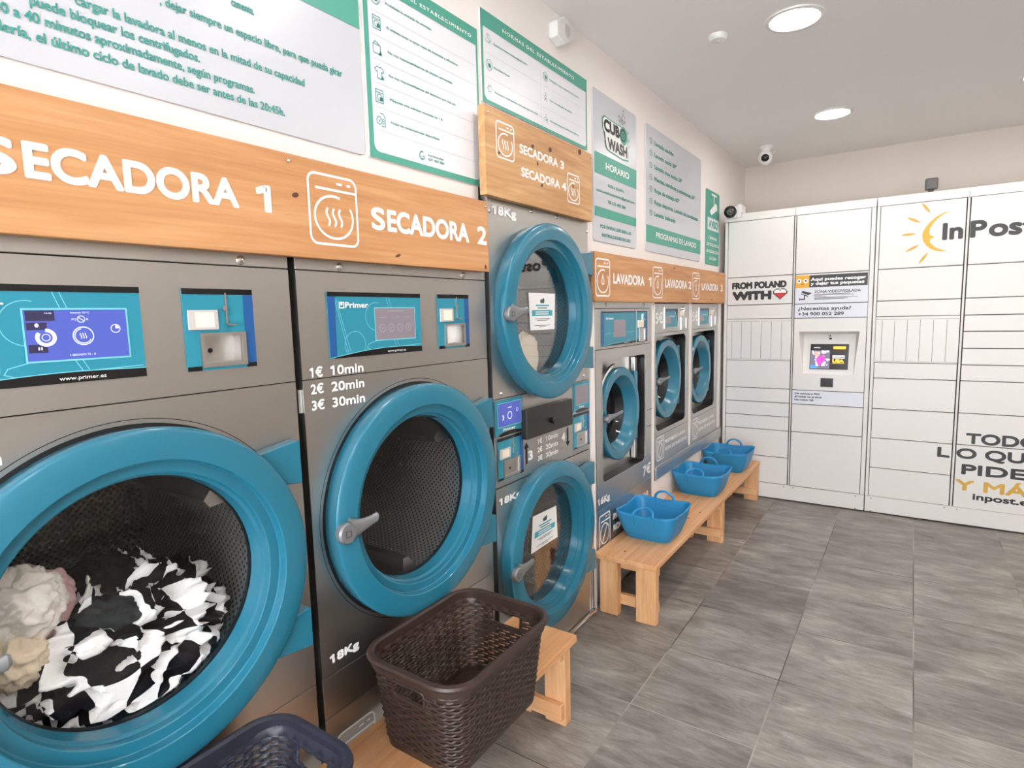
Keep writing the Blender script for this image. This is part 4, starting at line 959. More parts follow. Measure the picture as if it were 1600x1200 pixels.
# logo: bucket-shaped halo, two words, swirl and bubbles
halo = [(2.775, 2.482), (2.800, 2.497), (2.870, 2.492), (2.985, 2.492), (3.045, 2.486), (3.086, 2.462), (3.096, 2.430), (3.080, 2.398), (3.096, 2.380), (3.104, 2.330), (3.02, 2.322), (2.86, 2.332), (2.822, 2.340), (2.800, 2.400), (2.775, 2.440)]
decal('logo_halo', FW, [halo], D, SIGNGREEN, sD)
cx_, cz_ = 2.945, 2.410
decal('logo_halo_inner', FW, [[(cx_+(u-cx_)*0.95, cz_+(v-cz_)*0.92) for u, v in halo]], D*1.6, PAPER, sD)
text(sD, 'CUB', FW, 2.795, 2.985, 2.422, 2.482, D*2.6, BLACKVINYL, 0.050, shear=-0.1); text(sD, 'WASH', FW, 2.838, 3.085, 2.342, 2.400, D*2.6, BLACKVINYL, 0.050, shear=-0.1)
decal('logo_swirl_disc', FW, [ell(3.035, 2.448, 0.052, 0.046)], D*2.2, SIGNGREEN, sD)
bm = bmesh.new(); stroke(bm, FW, ell(3.028, 2.450, 0.032, 0.028), 0.011, D*2.8, True); stroke(bm, FW, ell(3.030, 2.449, 0.012, 0.011, 12), 0.005, D*2.8, True)
for u, v, s in ((2.985, 2.512, 0.006), (3.005, 2.530, 0.008), (3.028, 2.552, 0.006), (3.020, 2.514, 0.010), (3.045, 2.520, 0.006), (2.975, 2.535, 0.004), (3.048, 2.545, 0.003), (3.09, 2.475, 0.006), (3.105, 2.44, 0.006), (3.105, 2.405, 0.004), (3.03, 2.573, 0.004)): stroke(bm, FW, ell(u, v, s, s, 10), 0.0025, D*2.8, True)
stroke(bm, FW, [(2.800, 2.42), (2.815, 2.355), (2.83, 2.342)], 0.007, D*2.8)
obj('logo_bubbles', bm, BLACKVINYL, sD, recalc=False)

sE = sign('pale sign listing seven washing programmes with a green band at its foot', rrect(3.354, 4.426, 1.877, 2.600, 0.025), SIGNGREY, (3.9, 2.2))
decal('header_band', FW, [rect(3.360, 4.426, 1.930, 2.030)], D, SIGNGREEN, sE)
text(sE, 'PROGRAMAS DE LAVADO', FW, 3.516, 4.318, 1.966, 2.001, D*2, WHITEVINYL, 0.026)
for i, (s, b) in enumerate((('Lavado en frío', 3.830), ('Lavado sucio 30º', 3.885), ('Lavado muy sucio 50º', 3.999), ('Mantas, nórdicos y edredones 30º', 4.282), ('Ropa de trabajo 60º', 3.945), ('Ropa deporte. Lavado sin suavizante', 4.353), ('Lavado delicado', 3.869))):
    z = 2.502-0.0683*i; text(sE, s, FW, 3.490, b, z, z+0.026, D, SIGNTEXT, 0.036)
    bm = bmesh.new(); stroke(bm, FW, ell(3.434, z+0.013, 0.022, 0.015, 18), 0.004, D, True); obj('number_ring', bm, SIGNTEXT, sE, recalc=False)
    text(sE, str(i+1), FW, 3.429, 3.440, z+0.006, z+0.020, D, SIGNTEXT, 0.04)

sF = sign('slim green surveillance sign AVISO beside the parcel lockers', rrect(4.562, 4.925, 1.872, 2.428, 0.02), SIGNGREEN, (4.74, 2.15))
decal('white_band', FW, [rect(4.600, 4.910, 2.132, 2.224)], D, SIGNWHITE, sF)
text(sF, 'AVISO', FW, 4.632, 4.876, 2.150, 2.205, D*2, SIGNTEXT, 0.036)
for s, a, b, z in (('CÁMARAS', 4.63, 4.856, 2.062), ('DE VIGILANCIA', 4.582, 4.918, 2.012), ('EN GRABACIÓN', 4.584, 4.912, 1.960), ('LAS 24H', 4.66, 4.85, 1.909)): text(sF, s, FW, a, b, z, z+0.024, D, WHITEVINYL, 0.026)
bm = bmesh.new()
poly(bm, FW, [(4.655, 2.270), (4.700, 2.245), (4.860, 2.300), (4.850, 2.340), (4.800, 2.345)], D); stroke(bm, FW, [(4.70, 2.402), (4.84, 2.402)], 0.014, D); stroke(bm, FW, [(4.77, 2.402), (4.765, 2.335)], 0.018, D)
obj('camera_pictogram', bm, WHITEVINYL, sF, recalc=False)

# siren box
r = thing('alarm_siren', (XW, 2.335, 2.66), 'white six-sided alarm siren box high on the left wall', 'alarm')
bm = bmesh.new(); slab(bm, FX(XW), [(2.275, 2.675), (2.335, 2.655), (2.395, 2.685), (2.395, 2.765), (2.340, 2.775), (2.275, 2.735)], 0.0005, 0.045); obj('housing', bm, WHITEPLASTIC, r, bevel=0.006)
bm = bmesh.new(); lathe(bm, FX(XW), 2.352, 2.718, [(0.045, 0.028), (0.050, 0.024), (0.050, 0)], 24); obj('sounder', bm, GREYPL2, r, True)
# ------------------------------------------------------------------ parcel lockers
def locker_module(x0, x1, label, cols):
    """cols: list of (a, b, [z boundaries from the top], {index: kind})"""
    r = thing('parcel_locker', ((x0+x1)/2, LY+0.3, 0), label, 'parcel locker', None)
    pocket = [k for _, _, _, kk in cols for k in kk.values() if k == 'terminal']
    if pocket:                                              # hollow behind the touch screen niche
        hole = rect(0.570, 0.982, 1.000, 1.346)
        bm = bmesh.new(); ringhole(bm, FL, x0, x1, 0.012, 2.272, hole, 0.776, 1.17, -0.030, 0.59); obj('cabinet', bm, LOCKERPAINT, r)
        bm = bmesh.new(); ringhole(bm, FL, x0+0.004, x1-0.004, 0.10, 2.25, hole, 0.776, 1.17, -0.016, 0.013); obj('gap_backing', bm, LOCKERGAP, r)
    else:
        bm = bmesh.new(); box(bm, x0, x1, LY+0.030, LY+0.62, 0.012, 2.272); obj('cabinet', bm, LOCKERPAINT, r)
        bm = bmesh.new(); box(bm, x0+0.004, x1-0.004, LY+0.016, LY+0.029, 0.10, 2.25); obj('gap_backing', bm, LOCKERGAP, r)
    def plate(name, a, b, z0, z1, parent=r, g=0.0026, m=LOCKERPAINT):
        bm = bmesh.new(); slab(bm, FL, rect(a+g, b-g, z0+g, z1-g), -0.015, 0.0); return obj(name, bm, m, parent, bevel=0.0015)
    mid = (cols[0][1]+cols[1][0])/2
    plate('header', x0, mid, 2.211, 2.272, g=0.0012); plate('header', mid, x1, 2.211, 2.272, g=0.0012)
    plate('plinth', x0, x1, 0.010, 0.129, g=0.0012)
    plate('stile', x0, cols[0][0], 0.129, 2.211, g=0.0012); plate('stile', cols[1][1], x1, 0.129, 2.211, g=0.0012); plate('stile', cols[0][1]+0.003, cols[1][0]-0.003, 0.129, 2.211, g=0.001)
    for a, b, zs, kinds in cols:
        for i in range(len(zs)-1):
            z1, z0 = zs[i], zs[i+1]; k = kinds.get(i)
            if k == 'slats':
                p = plate('slatted_panel', a, b, z0, z1, g=0.0012)
                bm = bmesh.new(); n = 6; w = (b-a-0.03)/n
                for q in range(n+1): poly(bm, FL, rect(a+0.040+(b-a-0.072)*q/5.5-0.001 if q < 6 else b-0.042, a+0.040+(b-a-0.072)*q/5.5+0.0012 if q < 6 else b-0.0398, z0+0.014, z1-0.024), 0.0006) if q < 6 else None
                obj('slat_groove', bm, LOCKERGAP, p, recalc=False)
                decals('panel_rule', FL, [rect(a+0.004, b-0.004, z1-0.020, z1-0.0185), rect(a+0.004, b-0.004, z0+0.009, z0+0.0105)], 0.0006, LOCKERGAP, p)
            elif k == 'terminal': terminal(r, a, b, z0, z1)
            else: plate('locker_door', a, b, z0, z1)
    for u in (x0+0.04, mid-0.035, mid+0.035, x1-0.055):
        for v in ((0.113,) if u not in (x0+0.04, x1-0.055) else (0.113, 0.017)):
            bm = bmesh.new(); lathe(bm, FL, u, v, [(0, 0.004), (0.0015, 0.0035), (0.0015, 0)], 10); obj('screw', bm, LOCKERGAP, r)
    return r
def terminal(r, a, b, z0, z1):
    bm = bmesh.new(); hole = [(0.605, 1.022), (0.946, 1.022), (0.976, 1.341), (0.575, 1.341)]
    ringhole(bm, FL, a+0.0026, b-0.0026, z0+0.0026, z1-0.0026, hole, 0.776, 1.18, 0.0, 0.010); p = obj('terminal_panel', bm, LOCKERPAINT, r)
    bm = bmesh.new(); dp = -0.085
    f = [bm.verts.new(FL.p(u, v, -0.009)) for u, v in hole]
    q = [bm.verts.new(FL.p(0.608, 1.028, -0.012)), bm.verts.new(FL.p(0.943, 1.028, -0.012)), bm.verts.new(FL.p(0.950, 1.318, dp)), bm.verts.new(FL.p(0.600, 1.318, dp))]
    for i in range(4): bm.faces.new((f[i], f[(i+1) % 4], q[(i+1) % 4], q[i]))
    bm.faces.new(q); obj('screen_niche', bm, LOCKERPAINT, p, recalc=False)
    FS = Frame(FL.p(0, 1.028, -0.012), (1, 0, 0), Vector((0, -dp-0.012, 0.290)))
    ln = math.hypot(0.073, 0.290)
    def V(z): return (z-1.028)/0.290*ln
    bm = bmesh.new(); slab(bm, FS, rect(0.652, 0.908, V(1.056), V(1.243)), 0.0005, 0.004); s = obj('touch_screen', bm, BLACKSCREEN, p)
    decal('screen_picture', FS, [rect(0.656, 0.786, V(1.060), V(1.195))], 0.0046, PICGREY, s)
    bm = bmesh.new(); rnd = random.Random(3)
    for k in range(26):
        u, v = 0.660+0.118*rnd.random(), V(1.075)+rnd.random()*(V(1.192)-V(1.08)); poly(bm, FS, rect(u, min(u+0.006+0.012*rnd.random(), 0.786), v, min(v+0.004+0.018*rnd.random(), V(1.195))), 0.0050)
    obj('picture_light_shapes', bm, PICWHITE, s, recalc=False)
    decal('picture_pink_shape', FS, [[(0.692, V(1.135)), (0.742, V(1.165)), (0.744, V(1.120)), (0.725, V(1.085)), (0.706, V(1.085))], [(0.742, V(1.16)), (0.756, V(1.13)), (0.735, V(1.095))]], 0.0054, PICPINK, s)
    decal('picture_parcel', FS, [[(0.672, V(1.170)), (0.690, V(1.192)), (0.720, V(1.168)), (0.704, V(1.142))]], 0.0058, PICPEACH, s)
    decal('picture_blue_shape', FS, [[(0.656, V(1.062)), (0.705, V(1.062)), (0.704, V(1.080)), (0.657, V(1.088))]], 0.0054, PICBLUE, s)
    decal('screen_button', FS, [rect(0.806, 0.888, V(1.206), V(1.226))], 0.0046, SCREENGOLD, s)
    decals('screen_line', FS, [rect(0.803, 0.884, V(1.150), V(1.159)), rect(0.803, 0.884, V(1.137), V(1.144))], 0.0046, PICWHITE, s)
    text(s, 'USA', FS, 0.804, 0.880, V(1.106), V(1.131), 0.0046, SCREENGOLD, 0.06); text(s, 'InPost', FS, 0.676, 0.718, V(1.212), V(1.221), 0.0046, PICWHITE, 0.03)
    decal('screen_underline', FS, [rect(0.803, 0.884, V(1.100), V(1.1025))], 0.0046, SCREENGOLD, s)
    decal('sensor_eye', FL, [circ(0.782, 1.3065, 0.006, 12)], -0.060, BLACKVINYL, p)
    decal('sensor_window', FS, [rect(0.774, 0.791, V(1.278), V(1.292))], 0.001, BLACKVINYL, p)
    bm = bmesh.new(); ringhole(bm, FL, 0.733, 0.817, 0.924, 0.991, rect(0.739, 0.811, 0.930, 0.985), 0.775, 0.957, 0.003, 0.003); poly(bm, FL, rect(0.739, 0.811, 0.930, 0.985), 0.0008, 1); obj('code_scanner', bm, [BLACKBOX, BLACKGLOSS], p, recalc=False)
BLACKSCREEN = mat('dark_lit_screen', (44, 42, 42), 0.2, 0, 0.5, 0, 0.15)
PICGREY = mat('picture_grey', (110, 104, 124), 0.3, 0, 0.5, 0, 0.3); PICWHITE = mat('picture_white', (240, 236, 244), 0.3, 0, 0.5, 0, 0.5)
PICPINK = mat('picture_pink', (206, 70, 176), 0.3, 0, 0.5, 0, 0.4); PICPEACH = mat('picture_peach', (238, 160, 150), 0.3, 0, 0.5, 0, 0.4)
PICBLUE = mat('picture_blue', (70, 140, 210), 0.3, 0, 0.5, 0, 0.4); SCREENGOLD = mat('screen_yellow', (240, 190, 60), 0.3, 0, 0.5, 0, 0.5)
L1 = locker_module(0.016, 1.0475, 'white parcel locker unit with the built-in touch screen, left of the moon and sun logo', [
    (0.041, 0.522, (2.211, 1.774, 1.555, 1.444, 1.116, 0.895, 0.784, 0.674, 0.563, 0.347, 0.130), {3: 'slats'}),
    (0.538, 1.019, (2.211, 1.773, 1.550, 1.443, 0.893, 0.782, 0.564, 0.130), {3: 'terminal'})])
L2 = locker_module(1.0515, 2.083, 'white parcel locker unit printed with a yellow crescent moon logo', [
    (1.072, 1.553, (2.211, 1.775, 1.554, 1.443, 1.117, 1.004, 0.782, 0.565, 0.345, 0.128), {3: 'slats'}),
    (1.573, 2.055, (2.211, 1.774, 1.556, 1.444, 1.336, 1.223, 1.112, 1.004, 0.784, 0.567, 0.127), {})])
d = 0.0008
# prints on the first unit
text(L1, 'FROM POLAND', FL, 0.077, 0.480, 1.681, 1.735, d, BLACKVINYL, 0.055); text(L1, 'WITH', FL, 0.079, 0.374, 1.592, 1.664, d, BLACKVINYL, 0.075)
hx, hz = 0.435, 1.632; s = 0.0085
grid = ['..###.###..', '.#ooo#ooo#.', '#ooooooooo#', '#ooooooooo#', '#rrrrrrrrr#', '.#rrrrrrr#.', '..#rrrrr#..', '...#rrr#...', '....#r#....', '.....#.....']
for ch, m, nm in (('#', BLACKVINYL, 'heart_outline'), ('o', WHITEVINYL, 'heart_white'), ('r', RED, 'heart_red')):
    decal(nm, FL, [rect(hx+(c-5.5)*s*1.1, hx+(c-4.5)*s*1.1, hz+(4-q)*s, hz+(5-q)*s) for q, row in enumerate(grid) for c, k in enumerate(row) if k == ch], d, m, L1)
decal('black_label', FL, [rect(0.636, 1.012, 1.672, 1.761)], d, BLACKVINYL, L1); decal('yellow_label', FL, [rect(0.543, 0.636, 1.670, 1.764)], d, GOLD, L1)
decals('eye_white', FL, [circ(0.566, 1.7215, 0.0165, 20), circ(0.612, 1.7215, 0.0165, 20)], d*2, WHITEVINYL, L1)
decals('eye_pupil', FL, [circ(0.566, 1.7215, 0.007, 12), circ(0.612, 1.7215, 0.007, 12), rect(0.580, 0.598, 1.695, 1.699)], d*3, BLACKVINYL, L1)
text(L1, 'Aquí puedes recoger', FL, 0.646, 1.001, 1.719, 1.742, d*2, WHITEVINYL, 0.04); text(L1, 'y dejar tus paquetes', FL, 0.646, 0.992, 1.688, 1.711, d*2, WHITEVINYL, 0.04)
decals('grey_label', FL, [rect(0.541, 1.018, 1.554, 1.670), rect(0.541, 1.018, 1.446, 1.547)], d*0.8, LABELGREY, L1)
text(L1, 'ZONA VIDEOVIGILADA', FL, 0.672, 0.972, 1.628, 1.648, d*1.6, BLACKVINYL, 0.02)
decals('small_print', FL, [rect(0.672, b, z, z+0.003) for b, z in ((0.905, 1.6175), (0.931, 1.611), (0.75, 1.6015), (0.956, 1.593), (0.890, 1.586), (0.871, 1.580))], d*1.6, LOCKERGAP, L1)
bm = bmesh.new(); poly(bm, FL, [(0.582, 1.636), (0.592, 1.648), (0.655, 1.630), (0.632, 1.614)], d*1.6); poly(bm, FL, [(0.580, 1.628), (0.633, 1.610), (0.628, 1.604), (0.583, 1.620)], d*1.6)
stroke(bm, FL, [(0.606, 1.615), (0.606, 1.585), (0.575, 1.585)], 0.008, d*1.6); stroke(bm, FL, [(0.574, 1.596), (0.574, 1.574)], 0.005, d*1.6); obj('camera_pictogram', bm, BLACKVINYL, L1, recalc=False)
text(L1, '¿Necesitas ayuda?', FL, 0.565, 0.916, 1.5015, 1.5275, d*1.6, BLACKVINYL, 0.03); text(L1, '+34 900 052 289', FL, 0.566, 0.871, 1.462, 1.486, d*1.6, BLACKVINYL, 0.03)
decal('blue_label', FL, [rect(0.541, 1.017, 0.786, 0.889)], d*0.8, LABELGREY, L1)
for s_, b, z in (('¿No conoces tu PIN?', 0.730, 0.860), ('¿El locker no se abre?', 0.745, 0.836), ('Usa nuestro QR', 0.692, 0.812)): text(L1, s_, FL, 0.557, b, z, z+0.014, d*1.6, BLACKVINYL, 0.04)
# prints on the second unit
def crescent():
    o = []; c = (1.449, 2.003)
    outer = [(1.467, 2.133), (1.430, 2.125), (1.393, 2.105), (1.360, 2.075), (1.335, 2.040), (1.322, 2.010), (1.319, 1.985), (1.326, 1.950), (1.345, 1.918), (1.372, 1.893), (1.405, 1.878), (1.432, 1.873), (1.460, 1.874)]
    inn = [(1.430, 1.884), (1.400, 1.900), (1.376, 1.922), (1.362, 1.942), (1.366, 1.950), (1.362, 1.958), (1.388, 1.974), (1.364, 1.985), (1.356, 2.003), (1.360, 2.030), (1.375, 2.060), (1.395, 2.085), (1.425, 2.113)]
    return outer+inn
decal('moon_logo', FL, [crescent()], d, GOLD, L2)
def ray(a, b, w):
    a, b = Vector(a), Vector(b); t = (b-a).normalized(); n = Vector((-t.y, t.x)); L = (b-a).length; k = 6
    return [tuple(a+t*L*i/k+n*w*math.sin(PI*i/k)) for i in range(k+1)]+[tuple(a+t*L*i/k-n*w*math.sin(PI*i/k)) for i in range(k-1, 0, -1)]
decals('sun_ray', FL, [ray(*q, 0.0085) for q in (((1.306, 2.207), (1.360, 2.132)), ((1.226, 2.118), (1.309, 2.074)), ((1.196, 2.001), (1.286, 2.003)), ((1.224, 1.884), (1.307, 1.928)), ((1.305, 1.796), (1.358, 1.874)))], d, GOLDDARK, L2)
text(L2, 'In', FL, 1.429, 1.541, 1.946, 2.058, d, BLACKVINYL, 0.036); text(L2, 'P', FL, 1.577, 1.663, 1.947, 2.058, d, BLACKVINYL, 0.036); text(L2, 'ost', FL, 1.672, 1.905, 1.946, 2.058, d, BLACKVINYL, 0.036)
for s_, a, b, z, h, m in (('TODO', 1.623, 2.005, 0.577, 0.074, BLACKVINYL), ('L', 1.470, 1.541, 0.468, 0.072, BLACKVINYL), ('O QUE', 1.576, 2.01, 0.472, 0.072, BLACKVINYL), ('PIDES', 1.609, 2.02, 0.362, 0.073, BLACKVINYL), ('Y MÁS', 1.579, 2.03, 0.250, 0.075, GOLDDARK), ('inpost.es', 1.678, 2.00, 0.193, 0.046, BLACKVINYL)):
    text(L2, s_, FL, a, b, z, z+h, d, m, 0.038)

# ------------------------------------------------------------------ benches
def plank(r, name, x0, x1, y0, y1, z0, z1, m): return obj(name, B(x0, x1, y0, y1, z0, z1), m, r, bevel=0.003)
bn = thing('wooden_bench', (0.17, 3.74, 0), 'long low pine bench carrying the three blue tubs', 'bench', 'low pine benches')
plank(bn, 'seat', 0.004, 0.330, 2.585, 4.900, 0.285, 0.312, PINE)
for y0, y1, ry in ((2.600, 2.645, 2.645), (3.815, 3.860, 3.790), (4.850, 4.895, 4.825)):
    for x0, x1 in ((0.026, 0.124), (0.220, 0.322)): plank(bn, 'leg', x0, x1, y0, y1, 0.0, 0.285, PINEUP)
    plank(bn, 'rail', 0.030, 0.318, ry, ry+0.025, 0.045, 0.100, PINEX)
    plank(bn, 'cleat', 0.030, 0.318, ry, ry+0.025, 0.235, 0.284, PINEX)
plank(bn, 'stretcher', 0.14, 0.18, 2.670, 4.825, 0.225, 0.284, PINE)
for x, y, s in ((0.13, 2.68, 0.006), (0.25, 3.32, 0.007), (0.28, 3.45, 0.006), (0.09, 4.2, 0.006)):
    bm = bmesh.new(); f = Frame((0, 0, 0.312), (1, 0, 0), (0, 1, 0)); poly(bm, f, ell(x, y, s*0.7, s*1.8, 14), 0.0006); obj('knot', bm, KNOT, bn, recalc=False)
bs = thing('wooden_bench', (0.17, 1.0, 0), 'pine bench in the foreground under the brown and navy baskets', 'bench', 'low pine benches')
plank(bs, 'seat', 0.040, 0.318, 0.15, 1.805, 0.318, 0.345, PINE)
for y0, ry in ((1.755, 1.728), (0.20, 0.247)):
    for x0, x1 in ((0.050, 0.140), (0.205, 0.292)): plank(bs, 'leg', x0, x1, y0, y0+0.045, 0.0, 0.318, PINEUP)
    plank(bs, 'rail', 0.055, 0.290, ry, ry+0.026, 0.035, 0.095, PINEX)
    plank(bs, 'cleat', 0.055, 0.290, ry, ry+0.026, 0.262, 0.317, PINEX)

# ------------------------------------------------------------------ rattan laundry baskets
def rr_point(hx, hy, r, t):
    """point and outward normal on a rounded rectangle, t in 0..1 of its perimeter, starting at the middle of the +x side"""
    a, b = hx-r, hy-r; q = PI*r/2
    segs = [('l', (hx, 0), (hx, b)), ('a', (a, b), 0), ('l', (a, hy), (-a, hy)), ('a', (-a, b), 90), ('l', (-hx, b), (-hx, -b)), ('a', (-a, -b), 180), ('l', (-a, -hy), (a, -hy)), ('a', (a, -b), 270), ('l', (hx, -b), (hx, 0))]
    lens = [math.dist(s[1], s[2]) if s[0] == 'l' else q for s in segs]; d_ = t*sum(lens)
    for s, L in zip(segs, lens):
        if d_ <= L+1e-9:
            if s[0] == 'l':
                k = d_/L if L else 0; p = (s[1][0]+(s[2][0]-s[1][0])*k, s[1][1]+(s[2][1]-s[1][1])*k)
                dx, dy = s[2][0]-s[1][0], s[2][1]-s[1][1]; n = math.hypot(dx, dy); return p, (dy/n, -dx/n)
            an = math.radians(s[2]+90*d_/L); return (s[1][0]+r*math.cos(an), s[1][1]+r*math.sin(an)), (math.cos(an), math.sin(an))
        d_ -= L
    return (hx, 0), (1, 0)
def make_basket(label, cx, cy, zb, m, hx0, hy0, hx1, hy1, h):
    r = thing('laundry_basket', (cx, cy, zb), label, 'laundry basket', 'rattan laundry baskets on the front bench')
    NS, NR = 160, 22; zt = h-0.036; z_lo = 0.014; per = (zt-z_lo)/NR
    bm = bmesh.new(); V = {}
    zz = []
    for k in range(NR): zz += [(z_lo+per*k, 0), (z_lo+per*(k+0.34), 0), (z_lo+per*(k+0.67), 1)]
    zz.append((zt, 0)); zz.append((h-0.004, 0)); zz = [(0.0, 0)]+zz
    for j, (z, kind) in enumerate(zz):
        f = z/h; hx, hy = hx0+(hx1-hx0)*f, hy0+(hy1-hy0)*f; row = (j-1)//3
        for i in range(NS):
            p, n = rr_point(hx, hy, 0.060+0.015*f, i/NS)
            o = 0.0028*math.cos(2*PI*(i/5+0.5*(row % 2))) if kind else -0.0006
            V[j, i] = bm.verts.new((cx+p[0]+n[0]*o, cy+p[1]+n[1]*o, zb+z))
    for j in range(len(zz)-1):
        z = (zz[j][0]+zz[j+1][0])/2
        slotrow = j >= 1 and (j-1) % 3 == 0 and j < len(zz)-2 and 0.02 < z < h-0.05
        row = (j-1)//3
        for i in range(NS):
            u = (V[j, i].co.x+V[j, (i+1) % NS].co.x)/2-cx; v = (V[j, i].co.y+V[j, (i+1) % NS].co.y)/2-cy
            if abs(v) > hy0*0.85 and abs(u) < 0.052 and h-0.082 < z < h-0.046: continue
            if slotrow and (i+(2 if row % 2 else 0)) % 5 in (0, 1, 2) and not (abs(v) > hy0*0.85 and abs(u) < 0.064 and z > h-0.10): continue
            bm.faces.new((V[j, i], V[j, (i+1) % NS], V[j+1, (i+1) % NS], V[j+1, i]))
    bm.faces.new([V[0, i] for i in range(NS)][::-1])
    o = obj('basket_body', bm, m, r, True, recalc=False)
    s = o.modifiers.new('solid', 'SOLIDIFY'); s.thickness = 0.0028; s.offset = -1
    bm = bmesh.new(); prof = [(-0.006, -0.030), (0.004, -0.030), (0.006, -0.012), (0.013, -0.010), (0.016, -0.003), (0.013, 0.004), (0.002, 0.006), (-0.006, 0.002)]; n = 120; R_ = []
    for i in range(n):
        p, nn = rr_point(hx1, hy1, 0.075, i/n); R_.append([bm.verts.new((cx+p[0]+nn[0]*a, cy+p[1]+nn[1]*a, zb+h+b)) for a, b in prof])
    for i in range(n):
        for k in range(len(prof)):
            f = bm.faces.new((R_[i][k], R_[(i+1) % n][k], R_[(i+1) % n][(k+1) % len(prof)], R_[i][(k+1) % len(prof)])); f.smooth = True
    obj('rim', bm, m, r, bevel=0)
    for sg in (-1, 1):
        bm = bmesh.new(); k = 1-0.064/h; yy = hy0+(hy1-hy0)*k
        pts = [(u, z) for u, z in rrect(-0.056, 0.056, h-0.086, h-0.042, 0.010, 3)]
        loop = [Vector((cx+u, cy+sg*(hy0+(hy1-hy0)*z/h+0.0006), zb+z)) for u, z in pts]
        tube(bm, loop+[loop[0], loop[1]], 0.0034, 6, cap=False); obj('handle_edge', bm, m, r)
    return r
make_basket('dark brown rattan laundry basket standing empty on the foreground bench', 0.244, 1.240, 0.345, RATTAN, 0.140, 0.205, 0.170, 0.230, 0.262)
make_basket('dark navy rattan laundry basket half below the first dryer', 0.205, 0.535, 0.345, RATTANNAVY, 0.130, 0.180, 0.150, 0.226, 0.236)

# ------------------------------------------------------------------ blue tubs
def make_tub(label, cx, cy):
    zb, h = 0.312, 0.150
    r = thing('plastic_tub', (cx, cy, zb), label, 'tub', 'blue plastic tubs on the long bench')
    bm = bmesh.new(); NS, NR = 120, 10; V = {}
    for j in range(NR+1):
        f = j/NR; hx, hy = 0.132+0.032*f**0.9, 0.128+0.042*f**0.9
        for i in range(NS):
            p, n = rr_point(hx, hy, 0.060-0.014*f, i/NS)
            cor = abs(p[0]/hx)*abs(p[1]/hy); dip = (0.012*cor-0.006)*f**3
            o = -0.010*(1-f)**3 if j else -0.012
            V[j, i] = bm.verts.new((cx+p[0]+n[0]*o, cy+p[1]+n[1]*o, zb+h*f+dip))
    for j in range(NR):
        for i in range(NS): bm.faces.new((V[j, i], V[j, (i+1) % NS], V[j+1, (i+1) % NS], V[j+1, i]))
    bm.faces.new([V[0, i] for i in range(NS)][::-1])
    o = obj('tub_body', bm, TUBBLUE, r, True, recalc=False)
    s = o.modifiers.new('solid', 'SOLIDIFY'); s.thickness = 0.0035; s.offset = -1
    for sg in (-1, 1):
        bm = bmesh.new(); n = 22; y = cy+sg*0.170; pts = []
        for i in range(n+1):
            a = PI*i/n; pts.append((cx-0.055*math.cos(a), y-(sg*0.050 if sg < 0 else 0.012)*math.sin(a), zb+h-0.006+(0.034 if sg < 0 else 0.050)*math.sin(a)))
        for k in (0, 1):                                   # straps running down the wall
            x = pts[-1 if k else 0][0]
            for yo in (0.0015, -0.0065):
                y1 = y+sg*yo; y0_ = cy+sg*(0.155+yo)
                q = [bm.verts.new((x-0.010, y1, zb+h-0.004)), bm.verts.new((x+0.010, y1, zb+h-0.004)), bm.verts.new((x+0.007, y0_, zb+h-0.058)), bm.verts.new((x-0.007, y0_, zb+h-0.058))]
                q2 = [bm.verts.new(v.co+Vector((0, sg*0.004, 0))) for v in q]
                bm.faces.new(q); bm.faces.new(q2[::-1])
                for i in range(4): bm.faces.new((q[i], q[(i+1) % 4], q2[(i+1) % 4], q2[i]))
        tube(bm, pts, [0.0085-0.0022*math.sin(PI*i/n) for i in range(n+1)], 10)
        obj('handle', bm, TUBBLUE, r)
    return r
make_tub('blue plastic tub nearest the stacked dryers, first on the long bench', 0.165, 2.990)
make_tub('blue plastic tub in the middle of the row on the long bench', 0.160, 3.895)
make_tub('blue plastic tub closest to the parcel lockers on the long bench', 0.165, 4.575)

# ------------------------------------------------------------------ ceiling fixtures
FC = Frame((0, 0, ZC), (1, 0, 0), (0, -1, 0))              # facing down
def downlight(x, y):
    r = thing('ceiling_downlight', (x, y, ZC), 'x', 'ceiling light', 'round recessed downlights')
    bm = bmesh.new(); lathe(bm, FC, x, -y, [(0.0005, 0.098), (0.004, 0.098), (0.009, 0.104), (0.007, 0.122), (0.0005, 0.124), (0.0005, 0.098)], 64); obj('trim_ring', bm, WHITEPLASTIC, r, True)
    bm = bmesh.new(); lathe(bm, FC, x, -y, [(0.003, 0.0985), (0.005, 0.0985), (0.005, 0)], 64); obj('diffuser', bm, LAMPGLOW, r)
    return r
dl = downlight(0.797, 3.030)
dl['label'] = 'bright round downlight, larger of the two seen whole in the ceiling'
for x, y, lab in ((0.790, 4.595, 'bright round downlight nearer the parcel lockers and the white camera'), (1.86, 4.60, 'round downlight cut off by the photo edge above the lockers'),
                  (0.80, 1.46, None), (1.86, 3.03, None), (1.86, 1.46, None), (1.86, -0.10, None), (1.86, -1.65, None), (2.92, 3.03, None), (2.92, 1.46, None), (2.92, -0.10, None), (2.92, 4.6, None)):
    c = copytree(dl); c.location = (x, y, ZC); c['label'] = lab or 'round ceiling downlight outside the photo'
r = thing('smoke_detector', (0.476, 2.985, ZC), 'small white round smoke detector on the ceiling', 'smoke detector')
bm = bmesh.new(); lathe(bm, FC, 0.476, -2.985, [(0.0005, 0.043), (0.010, 0.043), (0.016, 0.040), (0.024, 0.034), (0.026, 0.028), (0.026, 0)], 40); obj('housing', bm, WHITEPLASTIC, r, True)
bm = bmesh.new(); lathe(bm, FC, 0.476, -2.985, [(0.0262, 0.008), (0.030, 0.007), (0.030, 0)], 20); obj('test_button', bm, GREYPL2, r)
r = thing('security_camera', (0.27, 5.15, ZC), 'white turning security camera with a black lens hanging from the ceiling', 'security camera')
